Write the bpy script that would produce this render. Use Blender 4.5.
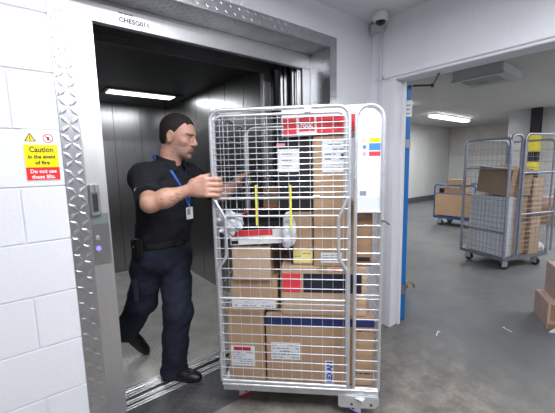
import bpy, bmesh, math, random
import numpy as np
from mathutils import Vector, Matrix
random.seed(7); np.random.seed(7)
for o in list(bpy.data.objects): bpy.data.objects.remove(o)
SC = bpy.context.scene
COL = SC.collection

# ------------------------------------------------------------------ camera
CAM_H = 1.48
F_PX, YAW, PITCH, ROLL = 321.0, math.radians(38.19), math.radians(7.47), math.radians(-1.25)
def cam_axes():
    d = Vector((math.sin(YAW)*math.cos(PITCH), math.cos(YAW)*math.cos(PITCH), -math.sin(PITCH)))
    r = Vector((math.cos(YAW), -math.sin(YAW), 0)); u = r.cross(d)
    c, s = math.cos(ROLL), math.sin(ROLL)
    return c*r + s*u, -s*r + c*u, d
_r, _u, _d = cam_axes()
cd = bpy.data.cameras.new('camera'); cam = bpy.data.objects.new('camera', cd); COL.objects.link(cam)
cd.sensor_fit = 'HORIZONTAL'; cd.sensor_width = 36.0; cd.lens = F_PX/555*36.0; cd.clip_start = .02; cd.clip_end = 60
M4 = Matrix((_r, _u, -_d)).transposed().to_4x4(); M4.translation = (0, 0, CAM_H)
cam.matrix_world = M4
SC.camera = cam

# ------------------------------------------------------------------ world, lamps, exposure
w = bpy.data.worlds.new('world'); SC.world = w; w.use_nodes = True
w.node_tree.nodes['Background'].inputs[0].default_value = (.8, .85, .95, 1)
w.node_tree.nodes['Background'].inputs[1].default_value = .05
SC.view_settings.view_transform = 'Standard'; SC.view_settings.look = 'None'
SC.view_settings.exposure = 0.14; SC.view_settings.gamma = 1.0; SC.view_settings.use_curve_mapping = False
def area(name, loc, sx, sy, power, color=(1, .97, .93), rot=(0, 0, 0)):
    l = bpy.data.lights.new(name, 'AREA'); l.shape = 'RECTANGLE'; l.size = sx; l.size_y = sy; l.energy = power; l.color = color
    o = bpy.data.objects.new(name, l); COL.objects.link(o); o.location = loc; o.rotation_euler = rot
    return o
NEAR_LAMPS = [(.45, .74, 27), (1.05, -.35, 56), (-1.6, -2.2, 44)]
FAR_LAMPS = [(10.05, 4.44, 60), (6.1, 4.2, 50), (5.9, -.6, 74), (9.6, -1.0, 74), (8.6, .6, 64)]
for x, y, p in NEAR_LAMPS: area('ceiling_lamp_light', (x, y, 2.565), 1.2, .22, p, (.93, .95, 1))
for x, y, p in FAR_LAMPS: area('far_lamp_light', (x, y, 2.66), 2.2, .2, p, (.97, .98, 1))
area('lift_lamp_light', (1.215, 4.115, 2.325), .70, .16, 10.0, (.95, .98, 1))

# ------------------------------------------------------------------ materials
MATS = {}
def mat(name, col, rough=.5, metal=0., noise=0., nscale=20., bump=0., bscale=60., stretch=(1, 1, 1), col2=None, emit=None, estr=0., spec=.5, trans=0., alpha=1.):
    m = bpy.data.materials.new(name); m.use_nodes = True
    nt = m.node_tree; b = nt.nodes['Principled BSDF']
    b.inputs['Base Color'].default_value = (*col, 1); b.inputs['Roughness'].default_value = rough
    b.inputs['Metallic'].default_value = metal; b.inputs['Specular IOR Level'].default_value = spec
    if trans: b.inputs['Transmission Weight'].default_value = trans
    if alpha < 1: b.inputs['Alpha'].default_value = alpha
    if emit: b.inputs['Emission Color'].default_value = (*emit, 1); b.inputs['Emission Strength'].default_value = estr
    if noise or bump or col2:
        tc = nt.nodes.new('ShaderNodeTexCoord'); mp = nt.nodes.new('ShaderNodeMapping')
        mp.inputs['Scale'].default_value = stretch; nt.links.new(tc.outputs['Object'], mp.inputs['Vector'])
    if noise or col2:
        n = nt.nodes.new('ShaderNodeTexNoise'); n.inputs['Scale'].default_value = nscale; n.inputs['Detail'].default_value = 5
        nt.links.new(mp.outputs[0], n.inputs['Vector'])
        cr = nt.nodes.new('ShaderNodeValToRGB'); nt.links.new(n.outputs['Fac'], cr.inputs[0])
        c2 = col2 or tuple(c*(1-noise) for c in col)
        cr.color_ramp.elements[0].position = .35; cr.color_ramp.elements[1].position = .65
        cr.color_ramp.elements[0].color = (*c2, 1); cr.color_ramp.elements[1].color = (*col, 1)
        nt.links.new(cr.outputs[0], b.inputs['Base Color'])
    if bump:
        n2 = nt.nodes.new('ShaderNodeTexNoise'); n2.inputs['Scale'].default_value = bscale; n2.inputs['Detail'].default_value = 4
        nt.links.new(mp.outputs[0], n2.inputs['Vector'])
        bp = nt.nodes.new('ShaderNodeBump'); bp.inputs['Strength'].default_value = bump; bp.inputs['Distance'].default_value = .01
        nt.links.new(n2.outputs['Fac'], bp.inputs['Height']); nt.links.new(bp.outputs[0], b.inputs['Normal'])
    MATS[name] = m; return m
mat('white_paint', (.80, .815, .86), .45, noise=.03, nscale=3, bump=.12, bscale=90)
mat('rear_low_bounce', (.42, .43, .45), .6, noise=.08, nscale=2)  # grey for the unseen walls, chosen to bounce less light at the lift
mat('ceiling_paint', (.74, .75, .79), .7, noise=.04, nscale=2)
mat('far_paint', (.66, .66, .65), .6, noise=.06, nscale=1.5)
mat('far_ceiling', (.55, .55, .54), .8, noise=.06, nscale=1.2)
mat('far_stained', (.62, .585, .56), .6, noise=.12, nscale=2.2)
mat('grey_panel', (.50, .51, .53), .6, noise=.06, nscale=2)
mat('skirting_dark', (.10, .11, .12), .5, noise=.2)
mat('steel', (.62, .62, .63), .30, 1., noise=.10, nscale=6, stretch=(30, 30, .6))
mat('steel_lit', (.76, .76, .77), .42, 1., noise=.06, nscale=5, stretch=(30, 30, .6))  # paler copy of steel; reflected room light is put into its base colour
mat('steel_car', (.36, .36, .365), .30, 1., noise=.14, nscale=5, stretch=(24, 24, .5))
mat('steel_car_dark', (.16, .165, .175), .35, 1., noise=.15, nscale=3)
mat('tread', (.60, .61, .64), .36, 1., noise=.16, nscale=9)
mat('tread_floor', (.60, .59, .56), .5, .35, noise=.22, nscale=5)
mat('tread_dark', (.15, .15, .155), .55, .5, noise=.35, nscale=7)
mat('black', (.012, .012, .014), .5)
mat('rubber', (.02, .02, .022), .7)
mat('alu', (.72, .72, .72), .35, 1., noise=.12, nscale=8, stretch=(1, 20, 1))
mat('galv', (.74, .76, .80), .38, .75, noise=.12, nscale=25)
mat('wire', (.66, .68, .74), .34, .6, noise=.05, nscale=40)
mat('galv_dark', (.30, .32, .37), .45, .8, noise=.15, nscale=20)
mat('galv_blue', (.42, .45, .54), .45, .7, noise=.15, nscale=20)
mat('cardboard', (.43, .285, .175), .8, noise=.10, nscale=6, bump=.05, bscale=40)
mat('cardboard_pale', (.50, .36, .25), .8, noise=.08, nscale=6)
mat('cardboard_dark', (.33, .20, .115), .8, noise=.10, nscale=6)
mat('cardboard_pink', (.52, .36, .30), .8, noise=.08, nscale=6)
mat('white_card', (.80, .80, .81), .6, noise=.05, nscale=9)
mat('paper', (.74, .76, .79), .6, noise=.04, nscale=12)
mat('paper_grey', (.60, .63, .66), .6)
mat('tape', (.42, .29, .16), .25, noise=.08)
mat('print_black', (.03, .03, .04), .6)
mat('print_ink', (.05, .06, .10), .9, spec=.0)
mat('print_grey', (.22, .24, .30), .6)
mat('print_red', (.72, .045, .06), .5)
mat('print_darkred', (.42, .01, .03), .5)
mat('print_blue', (.05, .22, .72), .5)
mat('tag_blue', (.02, .06, .42), .5)
mat('print_navy', (.015, .025, .13), .55)
mat('print_navyblack', (.012, .014, .03), .55)
mat('print_pink', (.75, .32, .36), .5)
mat('print_white', (.85, .85, .86), .5)
mat('sign_yellow', (.95, .80, .0), .4)
mat('sign_red', (.80, .03, .03), .4)
mat('strap_yellow', (.66, .64, .08), .5)
mat('note_yellow', (.80, .70, .25), .6)
mat('blue_door', (.008, .16, .50), .4, noise=.05)
mat('trolley_blue', (.03, .10, .30), .4, noise=.1)
mat('trolley_wood', (.56, .36, .22), .6, noise=.10, nscale=4, stretch=(1, 1, 8))
mat('caster_red', (.50, .02, .05), .45)
mat('caster_blue', (.03, .06, .42), .45)
mat('plastic_white', (.78, .78, .80), .35)
mat('plastic_film', (.62, .64, .68), .25, noise=.12, nscale=18, bump=.5, bscale=30)
mat('dark_dome', (.01, .01, .012), .08)
mat('conduit', (.62, .64, .70), .45)
mat('lamp_on', (1, 1, 1), .5, emit=(1, 1, 1), estr=7.)
mat('lamp_on_far', (1, 1, 1), .5, emit=(1, 1, 1), estr=3.)
mat('lamp_on_lift', (1, 1, 1), .5, emit=(.95, 1, .97), estr=3.)
mat('lamp_body', (.35, .36, .38), .5)
mat('ac_body', (.48, .50, .51), .45, noise=.04)
mat('ac_side', (.60, .64, .65), .45, noise=.04)
mat('ac_grille', (.25, .25, .25), .6, noise=.1)
mat('blue_light', (.2, .15, .9), .3, emit=(.25, .2, 1), estr=1.2)
mat('panel_green', (.42, .50, .47), .35, .8)
mat('skin', (.56, .32, .24), .5, noise=.12, nscale=30, col2=(.50, .26, .185))
mat('stubble', (.47, .275, .215), .6, noise=.2, nscale=70)
mat('lip', (.46, .23, .18), .5)
mat('brow', (.16, .09, .065), .8)
mat('hair', (.020, .014, .011), .75, noise=.4, nscale=60, bump=.7, bscale=220)
mat('tattoo', (.30, .185, .16), .6)
mat('eye', (.75, .73, .70), .15)
mat('iris', (.04, .03, .02), .1)
mat('shirt', (.0055, .006, .012), .85, noise=.25, nscale=12, bump=.15, bscale=300)
mat('trousers', (.010, .014, .034), .85, noise=.25, nscale=10, bump=.15, bscale=250)
mat('leather', (.010, .010, .011), .38, bump=.2, bscale=80)
mat('lanyard', (.015, .11, .52), .5)
mat('nail', (.60, .38, .30), .35)
mat('metal_dark', (.10, .10, .11), .4, .9)
mat('pillar_black', (.010, .010, .012), .6)
mat('pillar_yellow', (.80, .68, .02), .5)
mat('brass', (.35, .25, .12), .4, .8)

def floor_material():
    m = bpy.data.materials.new('floor_paint'); m.use_nodes = True; nt = m.node_tree; b = nt.nodes['Principled BSDF']
    tc = nt.nodes.new('ShaderNodeTexCoord')
    def noise(sc, det, rough=.6):
        n = nt.nodes.new('ShaderNodeTexNoise'); n.inputs['Scale'].default_value = sc; n.inputs['Detail'].default_value = det
        n.inputs['Roughness'].default_value = rough; nt.links.new(tc.outputs['Object'], n.inputs['Vector']); return n
    def ramp(src, p0, c0, p1, c1):
        r = nt.nodes.new('ShaderNodeValToRGB'); nt.links.new(src, r.inputs[0])
        r.color_ramp.elements[0].position = p0; r.color_ramp.elements[0].color = c0
        r.color_ramp.elements[1].position = p1; r.color_ramp.elements[1].color = c1; return r
    base = ramp(noise(1.6, 6).outputs['Fac'], .35, (.125, .132, .136, 1), .7, (.178, .185, .187, 1))
    worn = ramp(noise(7, 9, .75).outputs['Fac'], .36, (.120, .105, .088, 1), .66, (.30, .275, .245, 1))
    mask = ramp(noise(.9, 5, .65).outputs['Fac'], .50, (0, 0, 0, 1), .60, (1, 1, 1, 1))
    # bare, scuffed concrete in the loading bay near the lift
    sep = nt.nodes.new('ShaderNodeSeparateXYZ'); nt.links.new(tc.outputs['Object'], sep.inputs[0])
    mr = nt.nodes.new('ShaderNodeMapRange'); nt.links.new(sep.outputs['X'], mr.inputs['Value'])
    mr.inputs['From Min'].default_value = 1.95; mr.inputs['From Max'].default_value = 2.75; mr.inputs['To Min'].default_value = 1.7; mr.inputs['To Max'].default_value = .0
    mul = nt.nodes.new('ShaderNodeMath'); mul.operation = 'MULTIPLY'
    nt.links.new(mask.outputs[0], mul.inputs[0]); mul.inputs[1].default_value = .30
    add = nt.nodes.new('ShaderNodeMath'); add.operation = 'ADD'; add.use_clamp = True
    wob = noise(3.2, 5); m2 = nt.nodes.new('ShaderNodeMath'); m2.operation = 'MULTIPLY'
    nt.links.new(mr.outputs[0], m2.inputs[0]); nt.links.new(wob.outputs['Fac'], m2.inputs[1])
    nt.links.new(m2.outputs[0], add.inputs[0]); nt.links.new(mul.outputs[0], add.inputs[1])
    mix = nt.nodes.new('ShaderNodeMix'); mix.data_type = 'RGBA'
    nt.links.new(add.outputs[0], mix.inputs['Factor']); nt.links.new(base.outputs[0], mix.inputs['A']); nt.links.new(worn.outputs[0], mix.inputs['B'])
    nt.links.new(mix.outputs['Result'], b.inputs['Base Color'])
    b.inputs['Roughness'].default_value = .5; b.inputs['Specular IOR Level'].default_value = .35
    bp = nt.nodes.new('ShaderNodeBump'); bp.inputs['Strength'].default_value = .12; bp.inputs['Distance'].default_value = .01
    nt.links.new(noise(40, 4).outputs['Fac'], bp.inputs['Height']); nt.links.new(bp.outputs[0], b.inputs['Normal'])
    MATS['floor_paint'] = m
floor_material()

# ------------------------------------------------------------------ helpers
def tag(o, label=None, cat=None, group=None, kind=None):
    if label: o['label'] = label
    if cat: o['category'] = cat
    if group: o['group'] = group
    if kind: o['kind'] = kind
    return o
def empty(name, loc=(0, 0, 0), rz=0., label=None, cat=None, group=None):
    o = bpy.data.objects.new(name, None); COL.objects.link(o); o.location = loc; o.rotation_euler = (0, 0, rz); o.empty_display_size = .05
    return tag(o, label, cat, group)
def link(name, me, m=None, parent=None, loc=None, rot=None):
    o = bpy.data.objects.new(name, me); COL.objects.link(o)
    if m and not me.materials:
        me.materials.append(MATS[m])
    if parent: o.parent = parent
    if loc: o.location = loc
    if rot: o.rotation_euler = rot
    return o
def mesh_from(name, verts, faces, smooth=False):
    me = bpy.data.meshes.new(name); me.from_pydata([tuple(v) for v in verts], [], faces); me.update()
    if smooth: me.polygons.foreach_set('use_smooth', [True]*len(me.polygons))
    return me
class MB:
    def __init__(s): s.v = []; s.f = []
    def add(s, verts, faces):
        n = len(s.v); s.v += [tuple(v) for v in verts]; s.f += [tuple(i+n for i in f) for f in faces]; return s
    def box(s, x0, x1, y0, y1, z0, z1, M=None):
        vs = [Vector((x, y, z)) for z in (z0, z1) for y in (y0, y1) for x in (x0, x1)]
        if M is not None: vs = [M @ v for v in vs]
        return s.add(vs, [(0, 2, 3, 1), (4, 5, 7, 6), (0, 1, 5, 4), (2, 6, 7, 3), (0, 4, 6, 2), (1, 3, 7, 5)])
    def tube(s, pts, r, n=8, closed=False, r1=None):
        pts = [Vector(p) for p in pts]; N = len(pts); rings = []
        up = None
        for i, p in enumerate(pts):
            if closed: t = (pts[(i+1) % N]-pts[i-1]).normalized()
            elif i == 0: t = (pts[1]-p).normalized()
            elif i == N-1: t = (p-pts[-2]).normalized()
            else: t = ((pts[i+1]-p).normalized()+(p-pts[i-1]).normalized()).normalized()
            if up is None:
                up = Vector((0, 0, 1)) if abs(t.z) < .9 else Vector((1, 0, 0))
            a = t.cross(up).normalized(); b = a.cross(t).normalized(); up = b
            rr = r if r1 is None else r+(r1-r)*i/(N-1)
            rings.append([p+rr*(math.cos(2*math.pi*k/n)*a+math.sin(2*math.pi*k/n)*b) for k in range(n)])
        vs = [v for rg in rings for v in rg]; fs = []
        for i in range(N if closed else N-1):
            j = (i+1) % N
            for k in range(n): fs.append((i*n+k, i*n+(k+1) % n, j*n+(k+1) % n, j*n+k))
        if not closed:
            fs.append(tuple(range(n-1, -1, -1))); fs.append(tuple((N-1)*n+k for k in range(n)))
        return s.add(vs, fs)
    def lathe(s, prof, n=20, c=(0, 0, 0), axis='z'):
        vs = []; fs = []; m = len(prof)
        for k in range(n):
            a = 2*math.pi*k/n
            for r, z in prof:
                p = (r*math.cos(a), r*math.sin(a), z)
                if axis == 'x': p = (p[2], p[0], p[1])
                if axis == 'y': p = (p[0], p[2], p[1])
                vs.append((p[0]+c[0], p[1]+c[1], p[2]+c[2]))
        for k in range(n):
            for i in range(m-1):
                fs.append((k*m+i, ((k+1) % n)*m+i, ((k+1) % n)*m+i+1, k*m+i+1))
        return s.add(vs, fs)
    def build(s, name, m, parent=None, bevel=0., seg=2, smooth=False, kind=None, loc=None, rot=None):
        me = mesh_from(name, s.v, s.f)
        bm = bmesh.new(); bm.from_mesh(me)
        if bevel: bmesh.ops.bevel(bm, geom=list(bm.edges), offset=bevel, segments=seg, affect='EDGES', clamp_overlap=True)
        bmesh.ops.recalc_face_normals(bm, faces=list(bm.faces)); bm.to_mesh(me); bm.free()
        if smooth:
            me.polygons.foreach_set('use_smooth', [True]*len(me.polygons))
            me.set_sharp_from_angle(angle=math.radians(50))
        o = link(name, me, m, parent, loc, rot)
        if kind: o['kind'] = kind
        return o
def box(name, m, x0, x1, y0, y1, z0, z1, parent=None, bevel=0., kind=None, M=None):
    return MB().box(x0, x1, y0, y1, z0, z1, M).build(name, m, parent, bevel, kind=kind)
def tube(name, m, pts, r, parent=None, n=8, closed=False):
    return MB().tube(pts, r, n, closed).build(name, m, parent, smooth=True)
def text(name, body, size, m, parent, O, U, V, ext=.0004, align='LEFT', bold=0., width=None):
    """flat lettering lying in the plane O + U,V"""
    cu = bpy.data.curves.new('t', 'FONT'); cu.body = body; cu.size = size; cu.extrude = ext; cu.align_x = align; cu.resolution_u = 2; cu.offset = bold
    t = bpy.data.objects.new('t', cu); COL.objects.link(t)
    dg = bpy.context.evaluated_depsgraph_get(); me = bpy.data.meshes.new_from_object(t.evaluated_get(dg))
    bpy.data.objects.remove(t); bpy.data.curves.remove(cu)
    U = Vector(U).normalized(); V = Vector(V).normalized(); N = U.cross(V); O = Vector(O)
    xs = [v.co.x for v in me.vertices]; k = 1.
    if width: k = width/(max(xs)-min(xs))
    for v in me.vertices:
        c = v.co.copy(); v.co = O+U*c.x*k+V*c.y+N*c.z
    me.materials.clear(); me.name = name
    return link(name, me, m, parent)
def arc(cx, cz, r, a0, a1, n=6):
    return [(cx+r*math.cos(math.radians(a0+(a1-a0)*i/n)), cz+r*math.sin(math.radians(a0+(a1-a0)*i/n))) for i in range(n+1)]
def lugs(U, V, N, O, w, h, pitch=.030, ln=.026, wd=.008, ht=.0022):
    """raised lozenges of tread plate on the rectangle O + w U + h V"""
    mb = MB(); U, V, N, O = Vector(U), Vector(V), Vector(N), Vector(O)
    nu, nv = max(1, int(w/pitch)), max(1, int(h/pitch)); pu, pv = w/nu, h/nv; s = math.sqrt(.5)
    for i in range(nu):
        for j in range(nv):
            c = O+U*(i+.5)*pu+V*(j+.5)*pv
            sg = 1 if (i+j) % 2 else -1
            a = (U+sg*V)*s; b = (V-sg*U)*s
            mb.add([c-a*ln/2, c-b*wd/2, c+a*ln/2, c+b*wd/2, c-a*ln*.25+N*ht, c+a*ln*.25+N*ht],
                   [(0, 1, 5, 4), (1, 2, 5), (2, 3, 4, 5), (3, 0, 4)])
    return mb

# ------------------------------------------------------------------ room shell
W, XR, CZ = 1.771, 2.47, 2.65       # lift wall plane, doorway wall plane, ceiling height
FX0, FX1, FZ = .232, 1.935, 2.36    # recess of the lift in the wall
XO, CF = 2.62, 2.78                 # far side of the doorway wall, far ceiling
YB, XB = 6.0, 13.6                  # far room walls
mb = MB().box(-3.9, 2.545, -5.1, 1.99, -.1, 0).box(2.545, XB+.2, -4.2, YB+.2, -.1, 0)
tag(mb.build('floor', 'floor_paint'), 'grey painted concrete floor, scuffed and bare near the cage', 'floor', kind='structure')
tag(box('ceiling', 'ceiling_paint', -3.9, XR, -5.1, W+.3, CZ, CZ+.1), 'pale grey painted ceiling over the loading bay', 'ceiling', kind='structure')
tag(box('ceiling_far', 'far_ceiling', XR+.02, XB+.2, -4.2, YB+.2, CF, CF+.1), 'grey ceiling of the store room beyond the doorway', 'ceiling', kind='structure')
# lift wall: recessed joints carried by a backing slab, painted blocks in front
wl = MB().box(-3.9, FX0-.001, W+.006, W+.21, 0, CZ).box(FX1+.001, XR+.15, W, W+.21, 0, CZ).box(FX0-.001, FX1+.001, W, W+.21, FZ+.002, CZ)
wl = tag(wl.build('wall_left', 'white_paint'), 'white painted blockwork wall around the lift entrance', 'wall', kind='structure')
BP, BL = .2476, .45
zs = [.661+BP*k for k in range(-3, 9)]
jd = .0035
for k, z in enumerate(zs):
    z0 = max(z, 0); z1 = min(z+BP, CZ)
    off = -.017 if (k-3) % 2 == 0 else -.017+BL/2
    x = off-BL*6
    while x < .152:
        a, b_ = max(x, -3.8), min(x+BL, .152)
        if b_-a > .02:
            o = MB().box(a+jd/2, b_-(jd/2 if b_ < .15 else 0), W, W+.05, z0+jd/2, z1-jd/2).build('block', 'white_paint', wl, bevel=.003, seg=2)
        x += BL
# doorway wall
JY0, JY1, HZ = -.10, 1.531, 2.147
wr = MB().box(XR+.005, XO, JY1+.05, W+.3, 0, CF).box(XR+.005, XO, JY0, JY1+.05, HZ+.05, CF).box(XR+.005, XO, -5.1, JY0, 0, CF).box(XR+.02, XO, W+.2, YB+.2, 0, CF)
wr = tag(wr.build('wall_right', 'white_paint'), 'white painted wall with the wide doorway to the store', 'wall', kind='structure')
def wall_blocks_right():
    zc = HZ+.05
    rows = [(zc, 2.36), (2.36, CZ)]
    for r_, (z0, z1) in enumerate(rows):
        ys = [-.1, .3, .75, 1.2, W] if r_ == 0 else [-.1, .08, .53, .98, 1.43, W]
        for a, b_ in zip(ys[:-1], ys[1:]):
            MB().box(XR, XR+.02, a+.0001, b_-.0001, z0+.0001, z1-.0001).build('block', 'white_paint', wr, bevel=.00025, seg=1)
    for k, z in enumerate(zs):
        z0, z1 = max(0, z), min(z+BP, zc)
        if z1-z0 > .03: MB().box(XR, XR+.02, JY1+.052, W, z0+.0004, z1-.0004).build('block', 'white_paint', wr, bevel=.0007, seg=1)
wall_blocks_right()
tag(box('wall_rear', 'rear_low_bounce', -3.9, XR, -5.1, -5.0, 0, CZ), 'unseen grey wall behind the viewer, darkened to cut bounce light', 'wall', kind='structure')
tag(box('wall_side', 'rear_low_bounce', -3.9, -3.8, -5.0, W+.2, 0, CZ), 'unseen grey side wall of the loading bay, darkened to cut bounce light', 'wall', kind='structure')
# doorway frame
df = empty('trim_1'); tag(df, 'white timber frame lining the wide doorway', 'door frame', kind='structure')
box('jamb', 'white_paint', XR-.012, XO+.012, JY1, JY1+.055, 0, HZ+.0, df, .004)
box('head', 'white_paint', XR-.012, XO+.012, JY0, JY1+.055, HZ, HZ+.055, df, .004)
box('architrave', 'white_paint', XR-.028, XR-.001, JY0-.05, JY1+.10, HZ+.02, HZ+.062, df, .004)
box('stop', 'white_paint', XO-.055, XO-.02, JY1-.018, JY1+.001, 0, HZ, df, .002)

# far room
wfl = MB().box(XO, XB+.2, YB+.01, YB+.2, 0, CF).build('wall_far_left', 'far_paint')
tag(wfl, 'pale panelled long wall of the store room', 'wall', kind='structure')
x = XO
while x < XB:                                    # cladding sheets: a lower and an upper row
    x1 = min(x+1.83, XB)
    box('wall_panel', 'far_paint', x+.008, x1-.008, YB, YB+.02, .19, 1.63, wfl, .003)
    box('wall_panel', 'far_paint', x+.008, x1-.008, YB, YB+.02, 1.65, CF, wfl, .003)
    x += 1.83
tag(box('baseboard_far', 'skirting_dark', XO, XB, YB-.03, YB+.01, 0, .19), 'dark skirting along the store room wall', 'skirting', kind='structure')
wfb = tag(MB().box(XB+.01, XB+.2, -4.2, YB, 0, CF).build('wall_far_back', 'far_paint'), 'stained end wall of the store room', 'wall', kind='structure')
y = YB
while y > 2.9:
    y1 = y-1.0
    box('wall_panel', 'far_paint', XB, XB+.02, y1+.01, y-.01, .1, 1.63, wfb, .003)
    for r_ in range(4): box('wall_panel', 'far_stained', XB, XB+.02, y1+.008, y-.008, 1.65+r_*.2825, 1.645+(r_+1)*.2825-.006, wfb, .003)
    y -= 1.0
tag(box('wall_far_bulkhead', 'grey_panel', 10.75, XB+.01, -4.2, 3.18, 0, CF), 'grey projecting wall behind the black pillar', 'wall', kind='structure')
tag(box('wall_far_side', 'far_paint', XO, 10.8, -4.3, -4.2, 0, CF), 'pale side wall of the store room', 'wall', kind='structure')

# ------------------------------------------------------------------ lift entrance
FY = 1.985
le = empty('lift_entrance', (0, 0, 0), 0, 'stainless steel goods lift entrance edged with aluminium tread plate', 'lift entrance')
def plate(name, U, V, N, O, w, h, th, mt, parent, pitch=.03, **k):
    """sheet of tread plate with its lugs; N is the outward normal"""
    U, V, N, O = Vector(U), Vector(V), Vector(N), Vector(O)
    vs = [O, O+U*w, O+U*w+V*h, O+V*h]; vs += [v-N*th for v in vs]
    o = MB().add(vs, [(0, 1, 2, 3), (7, 6, 5, 4), (0, 4, 5, 1), (1, 5, 6, 2), (2, 6, 7, 3), (3, 7, 4, 0)]).build(name, mt, parent)
    l = lugs(U, V, N, O+N*.0001, w, h, pitch, **k).build('tread_lugs', mt, o, kind='stuff')
    return o
X_, Y_, Z_ = (1, 0, 0), (0, 1, 0), (0, 0, 1)
T = .004
big = dict(pitch=.040, ln=.052, wd=.024, ht=.0022)
plate('tread_plate', X_, Z_, (0, -1, 0), (.152, W-T, 0), .082, FZ+.08, T, 'tread', le, **big)
plate('tread_plate', X_, Z_, (0, -1, 0), (FX1-.002, W-T, 0), .077, FZ+.08, T, 'tread', le)
plate('tread_plate', X_, Z_, (0, -1, 0), (.235, W-T, FZ), FX1-.237, .08, T, 'tread', le)
plate('reveal_plate', Y_, Z_, (-1, 0, 0), (FX1-.002, W-T+.001, 0), FY-W+T, FZ, T, 'tread', le)
plate('reveal_plate', Y_, Z_, (1, 0, 0), (FX0+.002, W-T+.001, 0), FY-W+T, FZ, T, 'tread', le)
plate('soffit_plate', X_, Y_, (0, 0, -1), (FX0+.004, W-T+.001, FZ-.002), FX1-FX0-.008, FY-W+T, T, 'tread', le)
# steel architrave
FZ0, FXL, FXR = 2.245, .361, 1.850
box('jamb_panel', 'steel_lit', FX0+.003, FXL, FY, FY+.045, 0, FZ0-.002, le, .002)
box('jamb_panel', 'steel', FXR, FX1-.003, FY, FY+.045, 0, FZ0-.002, le, .002)
hp = box('header_panel', 'steel_lit', FX0+.003, FX1-.003, FY, FY+.045, FZ0, FZ-.003, le, .002)
text('lettering', 'CHESG011', .034, 'print_ink', hp, (.492, FY-.0012, 2.270), X_, Z_, bold=.0009, width=.156)
for k in range(3): box('print', 'print_ink', .493+.026*k, .514+.026*k, FY-.0006, FY, 2.3135, 2.3185, hp)
cp = box('control_panel', 'steel', .266, .352, FY-.004, FY, .945, 1.235, le, .001)
box('status_plate', 'panel_green', .268, .350, FY-.006, FY-.004, 1.175, 1.232, cp, .001)
for z, c in ((1.100, 'steel_lit'), (1.040, 'blue_light')):
    MB().lathe([(.017, -.001), (.017, .006), (.014, .008)], 20, (.291, FY-.004, z), 'y').build('button_ring', 'alu', cp, smooth=True).scale = (1, 1, 1)
    for v in cp.children[-1].data.vertices: v.co.y = FY-.004-(v.co.y-(FY-.004))
    MB().lathe([(0, -.009), (.012, -.009), (.0125, 0)], 20, (.291, FY-.004, z), 'y').build('button', c, cp, smooth=True)
for x_, z in ((.332, 1.165), (.275, 1.165), (.343, .958), (.275, .958)):
    MB().lathe([(0, -.002), (.004, -.002), (.004, 0)], 10, (x_, FY-.004, z), 'y').build('screw', 'alu', cp)
kp = box('card_reader', 'steel', .268, .318, FY-.028, FY, 1.225, 1.395, le, .004)
box('reader_window', 'metal_dark', .281, .305, FY-.030, FY-.028, 1.25, 1.345, kp)
box('reader_lid', 'alu', .272, .290, FY-.034, FY-.028, 1.352, 1.392, kp, .002)
box('reader_lid', 'alu', .296, .314, FY-.034, FY-.028, 1.352, 1.392, kp, .002)
box('reader_trim', 'alu', .306, .314, FY-.032, FY-.028, 1.235, 1.345, kp, .001)
box('reader_trim', 'alu', .272, .314, FY-.032, FY-.028, 1.230, 1.240, kp, .001)
# landing sill: ribs, with running groove
sl = box('sill', 'alu', FX0+.003, FX1-.003, 1.992, 2.085, -.03, .001, le)
for y in (1.996, 2.016, 2.046, 2.068): box('sill_rib', 'alu', FX0+.003, FX1-.003, y, y+.012, .001, .007, sl, .001)
box('sill_groove', 'black', FX0+.003, FX1-.003, 2.0295, 2.044, .001, .0016, sl)
# landing door leaves parked at the right, door gear above
box('door_leaf', 'steel', 1.832, 2.6, 2.032, 2.060, .012, 2.30, le, .002)
box('door_leaf', 'steel', 1.812, 2.56, 2.070, 2.098, .012, 2.30, le, .002)
box('door_gear', 'black', FX0, 2.6, 2.031, 2.11, 2.30, 2.5, le)
box('shaft_edge', 'black', .05, FX0, 1.99, 2.2, 0, 2.5, le)

# lift car
CX0, CX1, CY0, CY1, CT = .30, 1.76, 2.30, 4.90, 2.35
lc = empty('lift_car', ((CX0+CX1)/2, (CY0+CY1)/2, 0), 0, 'dark brushed steel interior of the goods lift', 'lift car')
lo = Vector(lc.location)
def cbox(name, m, x0, x1, y0, y1, z0, z1, parent=lc, bevel=0.):
    return box(name, m, x0-lo.x, x1-lo.x, y0-lo.y, y1-lo.y, z0, z1, parent, bevel)
xs = [CX0, .68, 1.04, 1.39, CX1]
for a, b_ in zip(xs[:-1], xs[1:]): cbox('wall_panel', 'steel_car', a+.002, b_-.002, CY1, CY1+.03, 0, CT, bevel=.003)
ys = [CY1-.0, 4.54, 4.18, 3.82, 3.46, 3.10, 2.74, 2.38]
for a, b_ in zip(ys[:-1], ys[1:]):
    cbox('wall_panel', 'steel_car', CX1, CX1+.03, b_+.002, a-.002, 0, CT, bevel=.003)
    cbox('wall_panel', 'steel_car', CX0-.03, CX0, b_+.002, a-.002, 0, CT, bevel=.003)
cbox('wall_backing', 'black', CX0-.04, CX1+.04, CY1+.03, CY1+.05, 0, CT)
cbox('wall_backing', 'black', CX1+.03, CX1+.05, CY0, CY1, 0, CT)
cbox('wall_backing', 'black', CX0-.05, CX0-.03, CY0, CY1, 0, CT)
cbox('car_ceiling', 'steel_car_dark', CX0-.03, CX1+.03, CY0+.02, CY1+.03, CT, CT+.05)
cbox('return_panel', 'steel_lit', CX1-.055, CX1+.03, CY0+.03, 2.378, 0, CT, bevel=.003)  # right return catches the light; drawn in the paler steel
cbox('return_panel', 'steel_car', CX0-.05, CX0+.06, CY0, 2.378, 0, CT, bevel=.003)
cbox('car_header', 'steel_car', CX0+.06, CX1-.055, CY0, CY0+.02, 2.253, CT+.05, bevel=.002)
cbox('door_gear', 'black', .05, 2.6, 2.12, CY0, 2.30, 2.55)
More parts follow.
